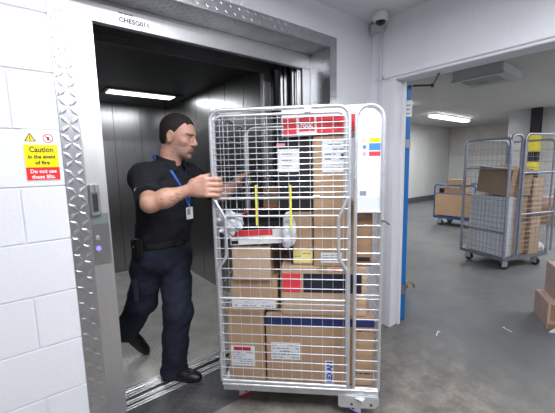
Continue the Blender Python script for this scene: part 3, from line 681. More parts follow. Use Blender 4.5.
# ------------------------------------------------------------------ signed distance modelling for soft shapes
def sm_union(a, b, k):
    h = np.maximum(k-np.abs(a-b), 0)/k; return np.minimum(a, b)-h*h*k*.25
class SDF:
    def __init__(s): s.p = []
    def cone(s, a, b, ra, rb, k=.02, op='u', cut=None):
        a = np.array(a, float); b = np.array(b, float); R = max(ra, rb)
        def f(X, Y, Z):
            ab = b-a; L = ab@ab+1e-12
            t = np.clip(((X-a[0])*ab[0]+(Y-a[1])*ab[1]+(Z-a[2])*ab[2])/L, 0, 1)
            d = np.sqrt((X-a[0]-t*ab[0])**2+(Y-a[1]-t*ab[1])**2+(Z-a[2]-t*ab[2])**2)-(ra+(rb-ra)*t)
            if cut is not None:
                c, n = cut; d = np.maximum(d, (X-c[0])*n[0]+(Y-c[1])*n[1]+(Z-c[2])*n[2])
            return d
        s.p.append((op, f, np.minimum(a, b)-R, np.maximum(a, b)+R, k)); return s
    def ell(s, c, A, rad, k=.02, op='u', cut=None):
        """ellipsoid; rows of A are its axes"""
        c = np.array(c, float); A = np.array(A, float); rad = np.array(rad, float); R = rad.max()
        def f(X, Y, Z):
            x, y, z = X-c[0], Y-c[1], Z-c[2]; k0 = 0; k1 = 0
            for i in range(3):
                q = x*A[i][0]+y*A[i][1]+z*A[i][2]; k0 = k0+(q/rad[i])**2; k1 = k1+(q/rad[i]**2)**2
            k0 = np.sqrt(k0); k1 = np.sqrt(k1)+1e-9; d = k0*(k0-1)/k1
            if cut is not None:
                cc_, n = cut; d = np.maximum(d, (x+c[0]-cc_[0])*n[0]+(y+c[1]-cc_[1])*n[1]+(z+c[2]-cc_[2])*n[2])
            return d
        s.p.append((op, f, c-R, c+R, k)); return s
    def sample(s, pts):
        pts = np.array(pts, float); X, Y, Z = pts[:, 0], pts[:, 1], pts[:, 2]; F = np.full(len(pts), 1.)
        for op, f, lo_, hi_, k in s.p:
            d = f(X, Y, Z); F = sm_union(F, d, k) if op == 'u' else -sm_union(-F, d, k)
        return F
    def mesh(s, h, post=None):
        lo_ = np.min([p[2] for p in s.p if p[0] == 'u'], axis=0)-3*h; hi_ = np.max([p[3] for p in s.p if p[0] == 'u'], axis=0)+3*h
        n = np.ceil((hi_-lo_)/h).astype(int)+1; F = np.full(n, .05, np.float32)
        ax = [lo_[i]+h*np.arange(n[i]) for i in range(3)]
        for op, f, a, b, k in s.p:
            i0 = np.maximum(((a-k-.012-lo_)/h).astype(int), 0); i1 = np.minimum(((b+k+.012-lo_)/h).astype(int)+2, n)
            if (i1 <= i0).any(): continue
            sl = tuple(slice(i0[i], i1[i]) for i in range(3))
            X, Y, Z = ax[0][sl[0]][:, None, None], ax[1][sl[1]][None, :, None], ax[2][sl[2]][None, None, :]
            d = f(X, Y, Z).astype(np.float32)
            F[sl] = sm_union(F[sl], d, k) if op == 'u' else -sm_union(-F[sl], d, k)
        if post is not None:
            m = np.abs(F) < .035; I = np.argwhere(m); P = lo_+h*I; F[m] = post(F[m], P).astype(np.float32)
        F = np.where(np.abs(F) < 1e-6, np.float32(1e-6), F); S = F < 0
        c = np.zeros(n-1, np.int8)
        for dx in (0, 1):
            for dy in (0, 1):
                for dz in (0, 1): c += S[dx:n[0]-1+dx, dy:n[1]-1+dy, dz:n[2]-1+dz]
        act = (c > 0) & (c < 8); I = np.argwhere(act); vid = np.full(n-1, -1, np.int32); vid[act] = np.arange(len(I))
        P = np.zeros((len(I), 3)); cnt = np.zeros(len(I))
        E_ = [((0, 0, 0), (1, 0, 0)), ((0, 1, 0), (1, 1, 0)), ((0, 0, 1), (1, 0, 1)), ((0, 1, 1), (1, 1, 1)), ((0, 0, 0), (0, 1, 0)), ((1, 0, 0), (1, 1, 0)), ((0, 0, 1), (0, 1, 1)), ((1, 0, 1), (1, 1, 1)), ((0, 0, 0), (0, 0, 1)), ((1, 0, 0), (1, 0, 1)), ((0, 1, 0), (0, 1, 1)), ((1, 1, 0), (1, 1, 1))]
        for p, q in E_:
            p, q = np.array(p), np.array(q); f0 = F[tuple((I+p).T)]; f1 = F[tuple((I+q).T)]; x = (f0 < 0) != (f1 < 0)
            t = np.where(x, f0/np.where(x, f0-f1, 1), 0)[:, None]; P += np.where(x[:, None], p+t*(q-p), 0); cnt += x
        V = lo_+h*(I+P/cnt[:, None]); Q = []
        for a in range(3):
            o1, o2 = (a+1) % 3, (a+2) % 3
            s0 = [slice(1, -1)]*3; s1 = [slice(1, -1)]*3; s0[a] = slice(0, -1); s1[a] = slice(1, None)
            G = np.argwhere(S[tuple(s0)] != S[tuple(s1)])
            off = np.array([1, 1, 1]); off[a] = 0; G = G+off
            e1 = np.zeros(3, int); e1[o1] = 1; e2 = np.zeros(3, int); e2[o2] = 1
            ok = ((G < n-1).all(axis=1)); G = G[ok]
            q = np.stack([vid[tuple(G.T)], vid[tuple((G-e1).T)], vid[tuple((G-e1-e2).T)], vid[tuple((G-e2).T)]], 1)
            neg = S[tuple(G.T)]; q[~neg] = q[~neg][:, ::-1]; Q.append(q)
        Q = np.concatenate(Q); Q = Q[(Q >= 0).all(axis=1)]
        return V, Q
def np_mesh(name, V, Q, m, parent=None, smooth=True, origin=(0, 0, 0)):
    me = bpy.data.meshes.new(name); V = np.asarray(V)-np.array(origin)
    me.vertices.add(len(V)); me.vertices.foreach_set('co', V.astype(np.float32).ravel())
    me.loops.add(Q.size); me.loops.foreach_set('vertex_index', Q.astype(np.int32).ravel())
    me.polygons.add(len(Q)); me.polygons.foreach_set('loop_start', np.arange(0, Q.size, Q.shape[1], dtype=np.int32)); me.polygons.foreach_set('use_smooth', np.ones(len(Q), bool))
    me.update(calc_edges=True); me.validate()
    for mm in ([m] if isinstance(m, str) else m): me.materials.append(MATS[mm])
    o = bpy.data.objects.new(name, me); COL.objects.link(o)
    if parent: o.parent = parent
    return o
def wrinkle(seed, amp, freq, n=7, squash=(1, 1, 1)):
    r = np.random.RandomState(seed); K = r.normal(size=(n, 3)); K /= np.linalg.norm(K, axis=1)[:, None]; K = K*np.array(squash)*freq*r.uniform(.6, 1.5, n)[:, None]; ph = r.uniform(0, 6.3, n)
    def f(P):
        s = 0
        for k, p in zip(K, ph): s = s+(1-2*np.abs(np.sin((P@k+p)*.5)))
        return amp*s/math.sqrt(n)
    return f

# crumpled film bags in the cage
def bag(name, pts, label, cat, m='plastic_film', h=.007, seed=1, group=None, amp=.007):
    s = SDF()
    for c, r in pts:
        s.ell(c, np.eye(3), r, .03)
    wf = wrinkle(seed, amp, 90, 9)
    V, Q = s.mesh(h, lambda F, P: F+wf(P)); o = np_mesh(name, V, Q, m); tag(o, label, cat, group); return o
bg = bag('plastic_bag', [((.418, .010, 1.10), (.030, .018, .06)), ((.412, .010, 1.165), (.022, .016, .04)), ((.40, .008, 1.06), (.03, .017, .04))], 'crumpled clear plastic bag at the right end of the white tray', 'bag', seed=3, h=.005); bg.matrix_world = CM
bg = bag('paper_wrap', [((.080, .005, 1.145), (.050, .020, .060)), ((.110, .005, 1.165), (.040, .018, .045)), ((.065, .006, 1.18), (.038, .018, .030))], 'crumpled white paper wrap at the left end of the tray', 'paper', 'plastic_film', seed=5, h=.005, amp=.011); bg.matrix_world = CM @ Matrix.Translation((-.012, .004, 0))
# ------------------------------------------------------------------ the man pushing the cage
PO = (.69, 2.14, 0.)
man = empty('person', PO, 0, 'person in dark polo shirt, navy trousers and blue lanyard pulling the loaded cage', 'person')
v3 = lambda *a: np.array(a, float)
unit = lambda v: np.array(v, float)/np.linalg.norm(v)
Ft, Lt, Up = v3(math.cos(math.radians(-70)), math.sin(math.radians(-70)), 0), v3(math.cos(math.radians(20)), math.sin(math.radians(20)), 0), v3(0, 0, 1)
TA = [Ft, Lt, Up]
shR, shL = v3(.585, 2.065, 1.415), v3(.915, 2.185, 1.415)
elR, elL = v3(.527, 1.785, 1.285), v3(1.135, 2.110, 1.265)
hipR, hipL = v3(.605, 2.150, .92), v3(.775, 2.135, .92)
knR, anR, toR = v3(.575, 2.285, .545), v3(.508, 2.520, .270), v3(.575, 2.565, .09)
knL, anL = v3(.735, 2.055, .51), v3(.712, 2.125, .095)
neck0 = v3(.755, 2.125, 1.47)
HC = v3(.828, 2.085, 1.672)                     # head centre
fd = unit([math.cos(math.radians(-52)), math.sin(math.radians(-52)), -.24]); lf = unit(np.cross(Up, fd)); hu = np.cross(fd, lf)
HS = 1.13
def hp3(x, y, z): return HC+HS*(x*fd+y*lf+z*hu)
HA = [fd, lf, hu]
def hr3(*r): return [HS*q for q in r]
body = SDF()
# trunk and legs (inside the clothes)
body.ell(v3(.695, 2.14, .98), TA, (.105, .15, .13), .05).ell(v3(.72, 2.13, 1.13), TA, (.11, .15, .16), .05).ell(v3(.74, 2.125, 1.29), TA, (.115, .168, .17), .05)
body.cone(shR, shL, .055, .055, .05).cone(hipR, knR, .08, .055, .03).cone(knR, anR, .055, .03, .02).cone(hipL, knL, .08, .055, .03).cone(knL, anL, .055, .03, .02)
body.cone(anR, toR, .028, .022, .02).cone(anL, v3(.760, 2.055, .045), .028, .022, .02)
# head
hd_ = lambda c, r, k=.02, op='u', A=None: body.ell(hp3(*c), A or HA, hr3(*r), k*HS, op)
hd_((-.012, 0, .036), (.101, .077, .090)); hd_((.020, 0, -.010), (.072, .066, .085), .03); hd_((.030, 0, -.062), (.055, .052, .052), .03)
hd_((.072, 0, -.098), (.020, .022, .018), .03); hd_((.040, .034, -.072), (.040, .020, .032), .02); hd_((.040, -.034, -.072), (.040, .020, .032), .02)
hd_((.078, 0, .030), (.016, .050, .010), .018); hd_((.058, .045, -.018), (.024, .020, .018), .02); hd_((.058, -.045, -.018), (.024, .020, .018), .02)
hd_((.074, 0, -.060), (.018, .030, .022), .02)
for sy in (-1, 1):
    hd_((.097, sy*.032, .008), (.018, .020, .011), .012, 's')
    hd_((.068, sy*.032, .006), (.018, .019, .015), .006)
    A_ = [unit(fd*.97-sy*lf*.25), unit(lf+sy*.25*fd), hu]
    hd_((-.008, sy*.080, .000), (.020, .008, .033), .006, 'u', A_); hd_((-.002, sy*.089, .002), (.010, .006, .018), .006, 's', A_); hd_((-.008, sy*.080, -.030), (.010, .007, .010), .008, 'u', A_)
body.cone(hp3(.088, 0, .020), hp3(.112, 0, -.020), .009*HS, .0125*HS, .010*HS)
for sy in (-1, 1): hd_((.100, sy*.012, -.027), (.012, .008, .008), .006)
hd_((.090, 0, -.0515), (.010, .024, .0055), .005); hd_((.088, 0, -.0655), (.010, .021, .0065), .005); hd_((.101, 0, -.0585), (.012, .026, .0022), .003, 's'); hd_((.092, 0, -.080), (.010, .020, .006), .012, 's')
body.cone(hp3(-.030, 0, -.055), neck0-.02*Up-.01*Ft, .062*HS, .068, .035).cone(hp3(-.005, 0, -.075), neck0+.02*Ft, .045*HS, .05, .03)
body.cone(neck0-.02*Up, shR+.02*Up, .06, .055, .05).cone(neck0-.02*Up, shL+.02*Up, .06, .055, .05)
# arms and hands
def arm(sh, el, post, zc, side):
    """forearm reaching a vertical tube at post; fingers wrap round it. side +1: fingers pass on the right of the reach"""
    pz = v3(post[0], post[1], zc); d = unit(v3(pz[0]-el[0], pz[1]-el[1], 0)); s_ = side*v3(d[1], -d[0], 0)
    P = lambda a, b, z: pz+a*d+b*s_+z*Up
    wr_ = P(-.130, .010, -.012)
    body.cone(sh, el, .058, .047, .03).cone(el, el+.40*(wr_-el), .046, .049, .03).cone(el+.40*(wr_-el), wr_, .049, .030, .03)
    body.cone(wr_, P(-.09, .014, .0), .030, .028, .02)
    for i, z in enumerate((.044, .0155, -.0130, -.0405)):
        L = (1.0, 1.10, 1.04, .88)[i]; r = (.0132, .0136, .0130, .0115)[i]
        m0 = P(-.036, .046, z+.004); m1 = P(.020*L, .040, z*1.02); m2 = P(.041*L, .006, z*1.02-.003); m3 = P(.022*L, -.026*L, z-.004)
        body.cone(P(-.105, .016, z*.55), m0, .018, .0160, .022).cone(m0, m1, .0150, r, .005).cone(m1, m2, r, r*.95, .003).cone(m2, m3, r*.95, r*.82, .003)
    body.ell(P(-.072, .026, .002), [d, s_, Up], (.050, .022, .052), .02)
    t0, t1, t2, t3 = P(-.105, -.002, .030), P(-.062, -.022, .052), P(-.020, -.030, .064), P(.014, -.026, .072)
    body.cone(t0, t1, .022, .018, .02).cone(t1, t2, .017, .0145, .006).cone(t2, t3, .0145, .0120, .004)
    return wr_
def cage_pt(x, y): return (AX+x*math.cos(TH)-y*math.sin(TH), AY+x*math.sin(TH)+y*math.cos(TH))
wrR = arm(shR, elR, cage_pt(0, GY), 1.362, 1); wrL = arm(shL, elL, cage_pt(0, CDp), 1.345, -1)
V, Q = body.mesh(.0052)
bo = np_mesh('body', V, Q, ['skin', 'stubble', 'lip', 'brow', 'tattoo'], man, origin=PO)
# beard shade, lips, brows and forearm tattoo are coloured areas of the skin
cen = V[Q].mean(axis=1); hl = (cen-HC)@np.array(HA).T/HS; mi = np.zeros(len(Q), np.int32)
hx_, hy_, hz_ = hl.T; inh = (np.abs(hl) < .14).all(axis=1)
mi[inh & (hz_ < -.035) & (hz_ > -.125) & (hx_ > .005) & ((hx_ < .088) | (hz_ < -.08) | (np.abs(hy_) > .02))] = 1
mi[inh & (hx_ > .0) & (hx_ < .02) & (np.abs(hy_) > .055) & (hz_ < .02) & (hz_ > -.05)] = 1
mi[inh & (hx_ > .086) & (np.abs(hy_) < .024) & (hz_ < -.047) & (hz_ > -.072)] = 2
mi[inh & (hx_ > .06) & (np.abs(np.abs(hy_)-.032) < .022) & (np.abs(hz_-.0285) < .0045)] = 3
tt = (cen-elR)@unit(wrR-elR); fr = (cen-elR)-tt[:, None]*unit(wrR-elR); nearf = np.linalg.norm(fr, axis=1) < .07
ph = np.sin(cen@v3(60, -40, 300))*.6+np.sin(cen@v3(190, 60, 90)+2*np.sin(cen@v3(0, 0, 150)))*.5
mi[nearf & (tt > .07) & (tt < .19) & (fr[:, 2] < .010) & (fr[:, 2] > -.034) & (ph > .55)] = 4
bo.data.polygons.foreach_set('material_index', mi)
# eyes
for sy in (-1, 1):
    e = hp3(.0755, sy*.032, .005)-np.array(PO)
    MB().lathe([(.0115*math.sin(t*math.pi/10), -.0115*math.cos(t*math.pi/10)) for t in range(11)], 16, e).build('eye', 'eye', bo, smooth=True)
    e2_ = e+.0095*(fd*.9-hu*.25+0*lf); MB().lathe([(.0052*math.sin(t*math.pi/8), -.0052*math.cos(t*math.pi/8)) for t in range(9)], 12, e2_).build('iris', 'iris', bo, smooth=True)
# hair: cropped shell round the skull
hs = SDF(); hs.ell(hp3(-.016, 0, .040), HA, hr3(.106, .0825, .094), .01)
hs.ell(hp3(-.020, 0, -.005), HA, hr3(.094, .079, .085), .01)
def hair_cut(F, P):
    q = (P-HC)@np.array(HA).T/HS; x, y, z = q.T
    hl_ = np.where(x > .045, .072+.10*(x-.08)-1.2*np.maximum(np.abs(y)-.045, 0)*0, .0)          # hairline above the brow
    front = np.maximum((x-.062)*1.0, -1)                                                     # forehead
    d1 = np.where(z < .085, (x-.056-.30*(z-.05))*HS, -.02)
    side = np.where(np.abs(y) > .04, (x-.022-.55*(z-.035))*HS, -.05)                         # temples
    ear = (.026-np.sqrt((x+.004)**2+(z-.002)**2))*HS; ear = np.where(np.abs(y) > .05, ear, -.05)
    burn = np.where((z < .012) & (x > -.035), (x*0+.02), -.05)                               # nothing before the ear below
    burn = np.where((z < .012) & (x > .004) & (x < .022) & (z > -.022), -.01, burn)
    nape = (-.072-z)*HS
    d = F
    for c_ in (d1, side, ear, burn, nape): d = np.maximum(d, c_)
    return d
V, Q = hs.mesh(.0045, hair_cut); np_mesh('hair', V, Q, 'hair', man, origin=PO)
# polo shirt
sh = SDF(); zb = .985
cutb = (v3(0, 0, zb), v3(0, 0, -1))
sh.ell(v3(.700, 2.138, 1.03), TA, (.138, .182, .16), .05, cut=cutb).ell(v3(.722, 2.13, 1.14), TA, (.150, .180, .17), .05, cut=cutb).ell(v3(.738, 2.125, 1.29), TA, (.145, .198, .19), .06)
sh.cone(shR, shL, .075, .075, .05).cone(neck0-.010*Up, shR+.010*Up, .070, .072, .05).cone(neck0-.010*Up, shL+.010*Up, .070, .072, .05)
for s_, e_ in ((shR, elR), (shL, elL)):
    ax_ = unit(e_-s_); c_ = s_+.78*(e_-s_); sh.cone(s_, e_, .078, .070, .04, cut=(c_, ax_))
# opening for the neck
sh.cone(neck0+.015*Up+.016*Ft, neck0+.18*Up+.06*Ft, .066, .085, .008, 's')
wf = wrinkle(11, .0045, 42, 9, (1, 1, .7)); wf2 = wrinkle(4, .003, 95, 8)
V, Q = sh.mesh(.0065, lambda F, P: F+wf(P)*np.clip((1.50-P[:, 2])/.1, 0, 1)+wf2(P)*.6)
so = np_mesh('polo_shirt', V, Q, 'shirt', man, origin=PO)
# collar: a folded band, open at the throat
def ring(c, A, rx, ry, z0, z1, flare, a0, a1, th=.004, n=36):
    vs = []; fs = []
    for i in range(n+1):
        a = math.radians(a0+(a1-a0)*i/n); o_ = math.cos(a)*A[0]*1.0; 
        for (zz, k) in ((z1, 1.0), (z1+.004, 1.03), (z0, 1.0+flare), (z0, 1.0+flare-.05), (z1-.006, .97)):
            dip = -.035*max(0, math.cos(a))
            p = c+rx*k*math.cos(a)*A[0]+ry*k*math.sin(a)*A[1]+(zz+dip)*Up; vs.append(p-np.array(PO))
    m_ = 5
    for i in range(n):
        for j in range(m_): fs.append((i*m_+j, (i+1)*m_+j, (i+1)*m_+(j+1) % m_, i*m_+(j+1) % m_))
    return MB().add([tuple(v) for v in vs], fs)
ring(neck0+.020*Ft+.012*Lt, [Ft, Lt, Up], .084, .084, .016, .076, .26, 20, 340).build('collar', 'shirt', man, smooth=True)
# trousers, belt
tq = SDF(); cutt = (v3(0, 0, 1.005), v3(0, 0, 1))
tq.ell(v3(.693, 2.142, .93), TA, (.140, .182, .17), .05, cut=cutt)
def leg(h, k, a, hem, r0=.104, r1=.086, r2=.081):
    ax_ = unit(a-k); tq.cone(h, k, r0, r1, .03).cone(k, a+.06*ax_, r1, r2, .03, cut=(a+hem*ax_, ax_))
leg(hipR, knR, anR, .058); leg(hipL, knL, anL, .056)
wt = wrinkle(21, .006, 34, 9, (1, 1, .8)); wt2 = wrinkle(23, .003, 80, 8)
V, Q = tq.mesh(.0065, lambda F, P: F+(wt(P)+wt2(P))*np.clip((.97-P[:, 2])/.1, 0, 1))
to_ = np_mesh('trousers', V, Q, 'trousers', man, origin=PO)
pk = hipR*.45+knR*.55+v3(-.078, -.055, -.01)-np.array(PO)
Mk = Matrix.Translation(pk) @ Matrix.Rotation(math.radians(-105), 4, 'Z') @ Matrix.Rotation(math.radians(6), 4, 'Y')
pc = MB().box(-.060, .060, -.016, .016, -.085, .075, Mk).build('cargo_pocket', 'trousers', to_, .010); MB().box(-.064, .064, -.020, -.014, .035, .085, Mk).build('pocket_flap', 'trousers', pc, .004)
bl = []
for i in range(48):
    a = 2*math.pi*i/48
    for dr, z in ((.0, .978), (.006, .978), (.006, 1.014), (0, 1.014)):
        q = v3(.699, 2.139, 0)+(.148+dr)*math.cos(a)*Ft+(.188+dr)*math.sin(a)*Lt; bl.append((q[0]-PO[0], q[1]-PO[1], z))
be = MB().add(bl, [(i*4+j, ((i+1) % 48)*4+j, ((i+1) % 48)*4+(j+1) % 4, i*4+(j+1) % 4) for i in range(48) for j in range(4)]).build('belt', 'leather', man, smooth=True)
q = v3(.699, 2.139, .996)+.153*Ft-np.array(PO); Mb = Matrix.Translation(q) @ Matrix.Rotation(math.radians(-70), 4, 'Z')
MB().box(-.002, .006, -.024, .024, -.020, .020, Mb).build('buckle', 'metal_dark', be, .003)
# phone pouch on the right hip
q = v3(.699, 2.139, .985)-.200*Lt+.02*Ft-np.array(PO); Mp = Matrix.Translation(q) @ Matrix.Rotation(math.radians(20+180), 4, 'Z')
po_ = MB().box(-.012, .030, -.038, .038, -.055, .060, Mp).build('belt_pouch', 'leather', man, .010); MB().box(.028, .034, -.030, .030, .005, .055, Mp).build('pouch_flap', 'leather', po_, .004); MB().box(.033, .037, -.006, .006, .010, .022, Mp).build('pouch_stud', 'alu', po_, .002)
# shoes
def shoe(heel, toe, name='shoe', roll=Up):
    heel, toe = np.array(heel, float), np.array(toe, float); f_ = unit(toe-heel); s_ = unit(np.cross(roll, f_)); u_ = np.cross(f_, s_); L = np.linalg.norm(toe-heel)
    A = [f_, s_, u_]; p = lambda a, b, c: heel+a*L*f_+b*s_+c*u_
    cut = (p(0, 0, .010), -u_); S = SDF()
    S.ell(p(.14, 0, .040), A, (.055, .040, .050), .03, cut=cut).cone(p(.18, 0, .045), p(.60, 0, .032), .042, .040, .03, cut=cut).ell(p(.74, .0, .026), A, (.105, .050, .040), .03, cut=cut).cone(p(.16, 0, .05), p(.12, 0, .115), .044, .047, .03)
    V, Q = S.mesh(.005); sh_ = np_mesh(name, V, Q, 'leather', man, origin=PO)
    pr = []
    for t in range(25):
        a = 2*math.pi*t/24; x_ = .5+.50*math.cos(a); wv = .040+.012*max(0, math.cos(a-.3))
        pr.append((x_, wv*math.sin(a)))
    vs = [p(x_, y_, 0)-np.array(PO) for x_, y_ in pr[:-1]]+[p(x_, y_, .018)-np.array(PO) for x_, y_ in pr[:-1]]; n = 24
    MB().add([tuple(v) for v in vs], [tuple(range(n)), tuple(range(2*n-1, n-1, -1))]+[(i, (i+1) % n, n+(i+1) % n, n+i) for i in range(n)]).build('sole', 'rubber', sh_)
    for k in range(3):
        a_ = .46+.07*k; tube('lace', 'rubber', [tuple(p(a_, -.026, .062-.004*k)-np.array(PO)), tuple(p(a_+.01, 0, .0745-.0055*k)-np.array(PO)), tuple(p(a_, .026, .062-.004*k)-np.array(PO))], .003, sh_, 6)
    return sh_
shoe((.662, 2.172, .009), (.808, 1.975, .009))
shoe((.462, 2.580, .262), (.625, 2.560, .008), roll=unit([.72, -.50, .48]))
# lanyard: ribbon lying on the shirt, found by walking from the front onto the cloth
def onto(p, d=-Ft, it=60):
    p = np.array(p, float)
    for _ in range(it):
        f = float(sh.sample([p])[0])
        if f < .007: break
        p = p+d*max(f-.006, .001)*.8
    return p
bz = 1.205
cpt = v3(.755, 2.125, 0)
def ribbon(side):
    pts = []
    for i in range(15):
        t = i/14; z = 1.515-(1.515-bz-.02)*t
        lat = side*(.072*(1-t)**.8)+.035*t
        p = onto(cpt+Ft*.30+Lt*lat+Up*z); pts.append(p)
    top = neck0+side*.100*Lt+.040*Up+.02*Ft; back = neck0-.080*Ft+.086*Up
    return [back, neck0+side*.070*Lt-.05*Ft+.078*Up, top]+pts[1:]
def strip(name, pts, wd, m, parent):
    vs = []; fs = []
    for i, p in enumerate(pts):
        t = unit(pts[min(i+1, len(pts)-1)]-pts[max(i-1, 0)]); out = p-(cpt+v3(0, 0, p[2])); out[2] = .2*np.linalg.norm(out); s_ = unit(np.cross(t, unit(out))); n_ = np.cross(s_, t)
        for a, b in ((-1, 0), (1, 0), (1, 1), (-1, 1)): vs.append(tuple(p+a*s_*wd/2+b*n_*.0015*np.sign(n_@out)-np.array(PO)))
    for i in range(len(pts)-1):
        for j in range(4): fs.append((i*4+j, i*4+(j+1) % 4, (i+1)*4+(j+1) % 4, (i+1)*4+j))
    return MB().add(vs, fs).build(name, m, parent)
la = strip('lanyard', ribbon(-1), .014, 'lanyard', man); strip('lanyard_strap', ribbon(1), .014, 'lanyard', la)
bp = onto(cpt+Ft*.30+Lt*.035+Up*(bz-.02))+.006*Ft-np.array(PO)
Mb = Matrix.Translation(bp) @ Matrix.Rotation(math.radians(-70), 4, 'Z')
bd = MB().box(-.002, .002, -.028, .028, -.050, .030, Mb).build('name_badge', 'paper', la, .001); MB().box(.002, .0028, -.020, .004, -.02, .02, Mb).build('photo', 'print_grey', bd); MB().box(-.003, .003, -.006, .006, .028, .048, Mb).build('clip', 'alu', bd)
# stitched marks on the sleeve and chest
def stitch(c0, lat0, lat1, z0, z1, d, m='paper_grey'):
    pts = [onto(c0+Ft*.25*(d is None)+Lt*(lat0+(lat1-lat0)*t)+Up*(z0+(z1-z0)*t), -Ft) for t in np.linspace(0, 1, 9)]
    return pts
pts = [p+.0045*Ft for p in stitch(cpt, .082, .118, 1.372, 1.366, None)]
MB().tube([tuple(p-np.array(PO)) for p in pts], .0028, 6).build('stitched_logo', 'paper_grey', so)
sd = unit(v3(-.55, -.83, 0)); ax_ = unit(elR-shR); mid = shR+.30*(elR-shR)
pts = []
for t in np.linspace(-1, 1, 9):
    p = mid+sd*.16+unit(np.cross(ax_, sd))*.028*t+ax_*.010*t*t
    for _ in range(60):
        f = float(sh.sample([p])[0])
        if f < .0055: break
        p = p-sd*max(f-.005, .001)*.8
    pts.append(p)
MB().tube([tuple(p-np.array(PO)) for p in pts], .0022, 6).build('stitched_logo', 'paper_grey', so)
# watch on the far wrist
ad = unit(wrL-elL); c_ = wrL-.02*ad; s1 = unit(np.cross(ad, Up)); s2 = np.cross(s1, ad)
wt_ = MB().tube([tuple(c_+.036*(math.cos(a)*s1+math.sin(a)*s2)-np.array(PO)) for a in np.linspace(0, 2*math.pi, 25)[:-1]], .007, 6, True).build('watch_strap', 'steel', man, smooth=True)
q = c_+.043*unit(.6*s2+.8*s1)-np.array(PO)
MB().lathe([(.0, -.006), (.018, -.006), (.019, .004), (0, .006)], 18, tuple(q)).build('watch_face', 'paper', wt_, smooth=True)

# ------------------------------------------------------------------ store room: second roll cage
C2 = (5.13, 2.03, 0); A2 = math.atan2(-.61, -.22)
M2 = Matrix.Translation(C2) @ Matrix.Rotation(A2, 4, 'Z')
c2 = empty('roll_cage', C2, A2, 'wire roll cage holding boxes in the store room beyond the doorway', 'roll cage')
W2, D2 = .66, .86
b2_ = MB().box(0, W2, -.01, .03, .13, .175).box(0, W2, D2-.03, D2+.01, .13, .175).box(-.005, .03, 0, D2, .13, .175).box(W2-.03, W2+.005, 0, D2, .13, .175).build('base_frame', 'galv_dark', c2)
box('deck', 'galv_dark', .02, W2-.02, .02, D2-.02, .155, .168, b2_)
for x, y, a in ((.06, .06, .4), (W2-.05, .06, 1.2), (W2-.06, D2-.20, .2), (.07, D2-.08, 2.)): castor(c2, x, y, .13, 'rubber', a, .055)
hzs = frange(.26, 1.62, 19)
panel(c2, 'side_panel', (0, 0), (1, 0), W2, .17, 1.755, .07, .015, 'galv_blue', hzs, frange(.06, .60, 10), 'galv_dark', .0022, .0018, True, bars=(1.36, .52))
panel(c2, 'side_panel', (.02, D2), (1, 0), W2-.04, .17, 1.74, .07, .014, 'galv_blue', frange(.3, 1.6, 9), frange(.1, .54, 5), 'galv_dark', .0022, .0018, True)
panel(c2, 'back_panel', (0, .02), (0, 1), D2-.04, .17, 1.76, .07, .014, 'galv_blue', frange(.3, 1.6, 9), frange(.1, .74, 7), 'galv_dark', .0022, .0018, True, bars=(1.36,))
panel(c2, 'arched_panel', (W2, .015), (0, 1), .19, .17, 1.79, .06, .016, 'galv_blue', frange(.25, 1.6, 16), (), 'galv_dark', .0022, .0018, True)
panel(c2, 'gate', (W2+.02, .23), (0, 1), .66, .20, 1.80, .07, .016, 'galv_blue', frange(.26, 1.70, 24), frange(.09, .57, 7), 'galv_dark', .0022, .0016, True, bars=(1.30, .75))
def in2(name, m, x0, x1, y0, y1, z0, z1, label, cat='box', **k): return carton(name, m, x0, x1, y0, y1, z0, z1, label, cat, M2, group='things in the far cage', **k)
ws = in2('white_crate', 'paper_grey', .10, .625, .03, .20, .172, .985, 'pale grey ribbed crate standing in the far roll cage', 'crate', tape=False)
mbr = MB()
for k in range(12): mbr.box(-.2625, .2625, -.092, -.085, .03+.065*k, .038+.065*k)
mbr.build('rib', 'plastic_white', ws, kind='stuff')
mbr = MB()
for k in range(11): mbr.box(-.25+.05*k-.003, -.25+.05*k+.003, -.092, -.085, .01, .80)
mbr.build('upright_rib', 'plastic_white', ws, kind='stuff')
box('band', 'galv_dark', -.262, .262, -.094, -.085, .33, .345, ws)
in2('parcel_box', 'cardboard', .06, .60, .22, .48, .172, .98, 'large brown carton low in the far cage behind the crate', tape=False)
fb_ = in2('parcel_box', 'cardboard', .14, .62, .08, .48, 1.012, 1.37, 'brown carton with open white-topped flaps in the far cage', tape=False, tilt=.10)
for k, (x0, x1, y0, y1, rx) in enumerate(((-.24, .24, -.30, -.2, -.25), (-.24, .24, .2, .32, .35))):
    f_ = MB().box(x0, x1, y0, y1, .370, .376).build('flap', 'white_card' if k == 0 else 'cardboard_pale', fb_)
in2('parcel_box', 'cardboard_pale', .40, .645, .50, .70, .172, 1.22, 'tall narrow brown carton at the gate side of the far cage', tape=False)
bg2 = bag('plastic_bag', [((.55, .78, .225), (.08, .055, .05)), ((.59, .77, .245), (.05, .05, .055)), ((.49, .78, .22), (.06, .05, .04))], 'white plastic bag at the foot of the far cage', 'bag', 'white_card', .010, 9, amp=.010)
bg2.matrix_world = M2

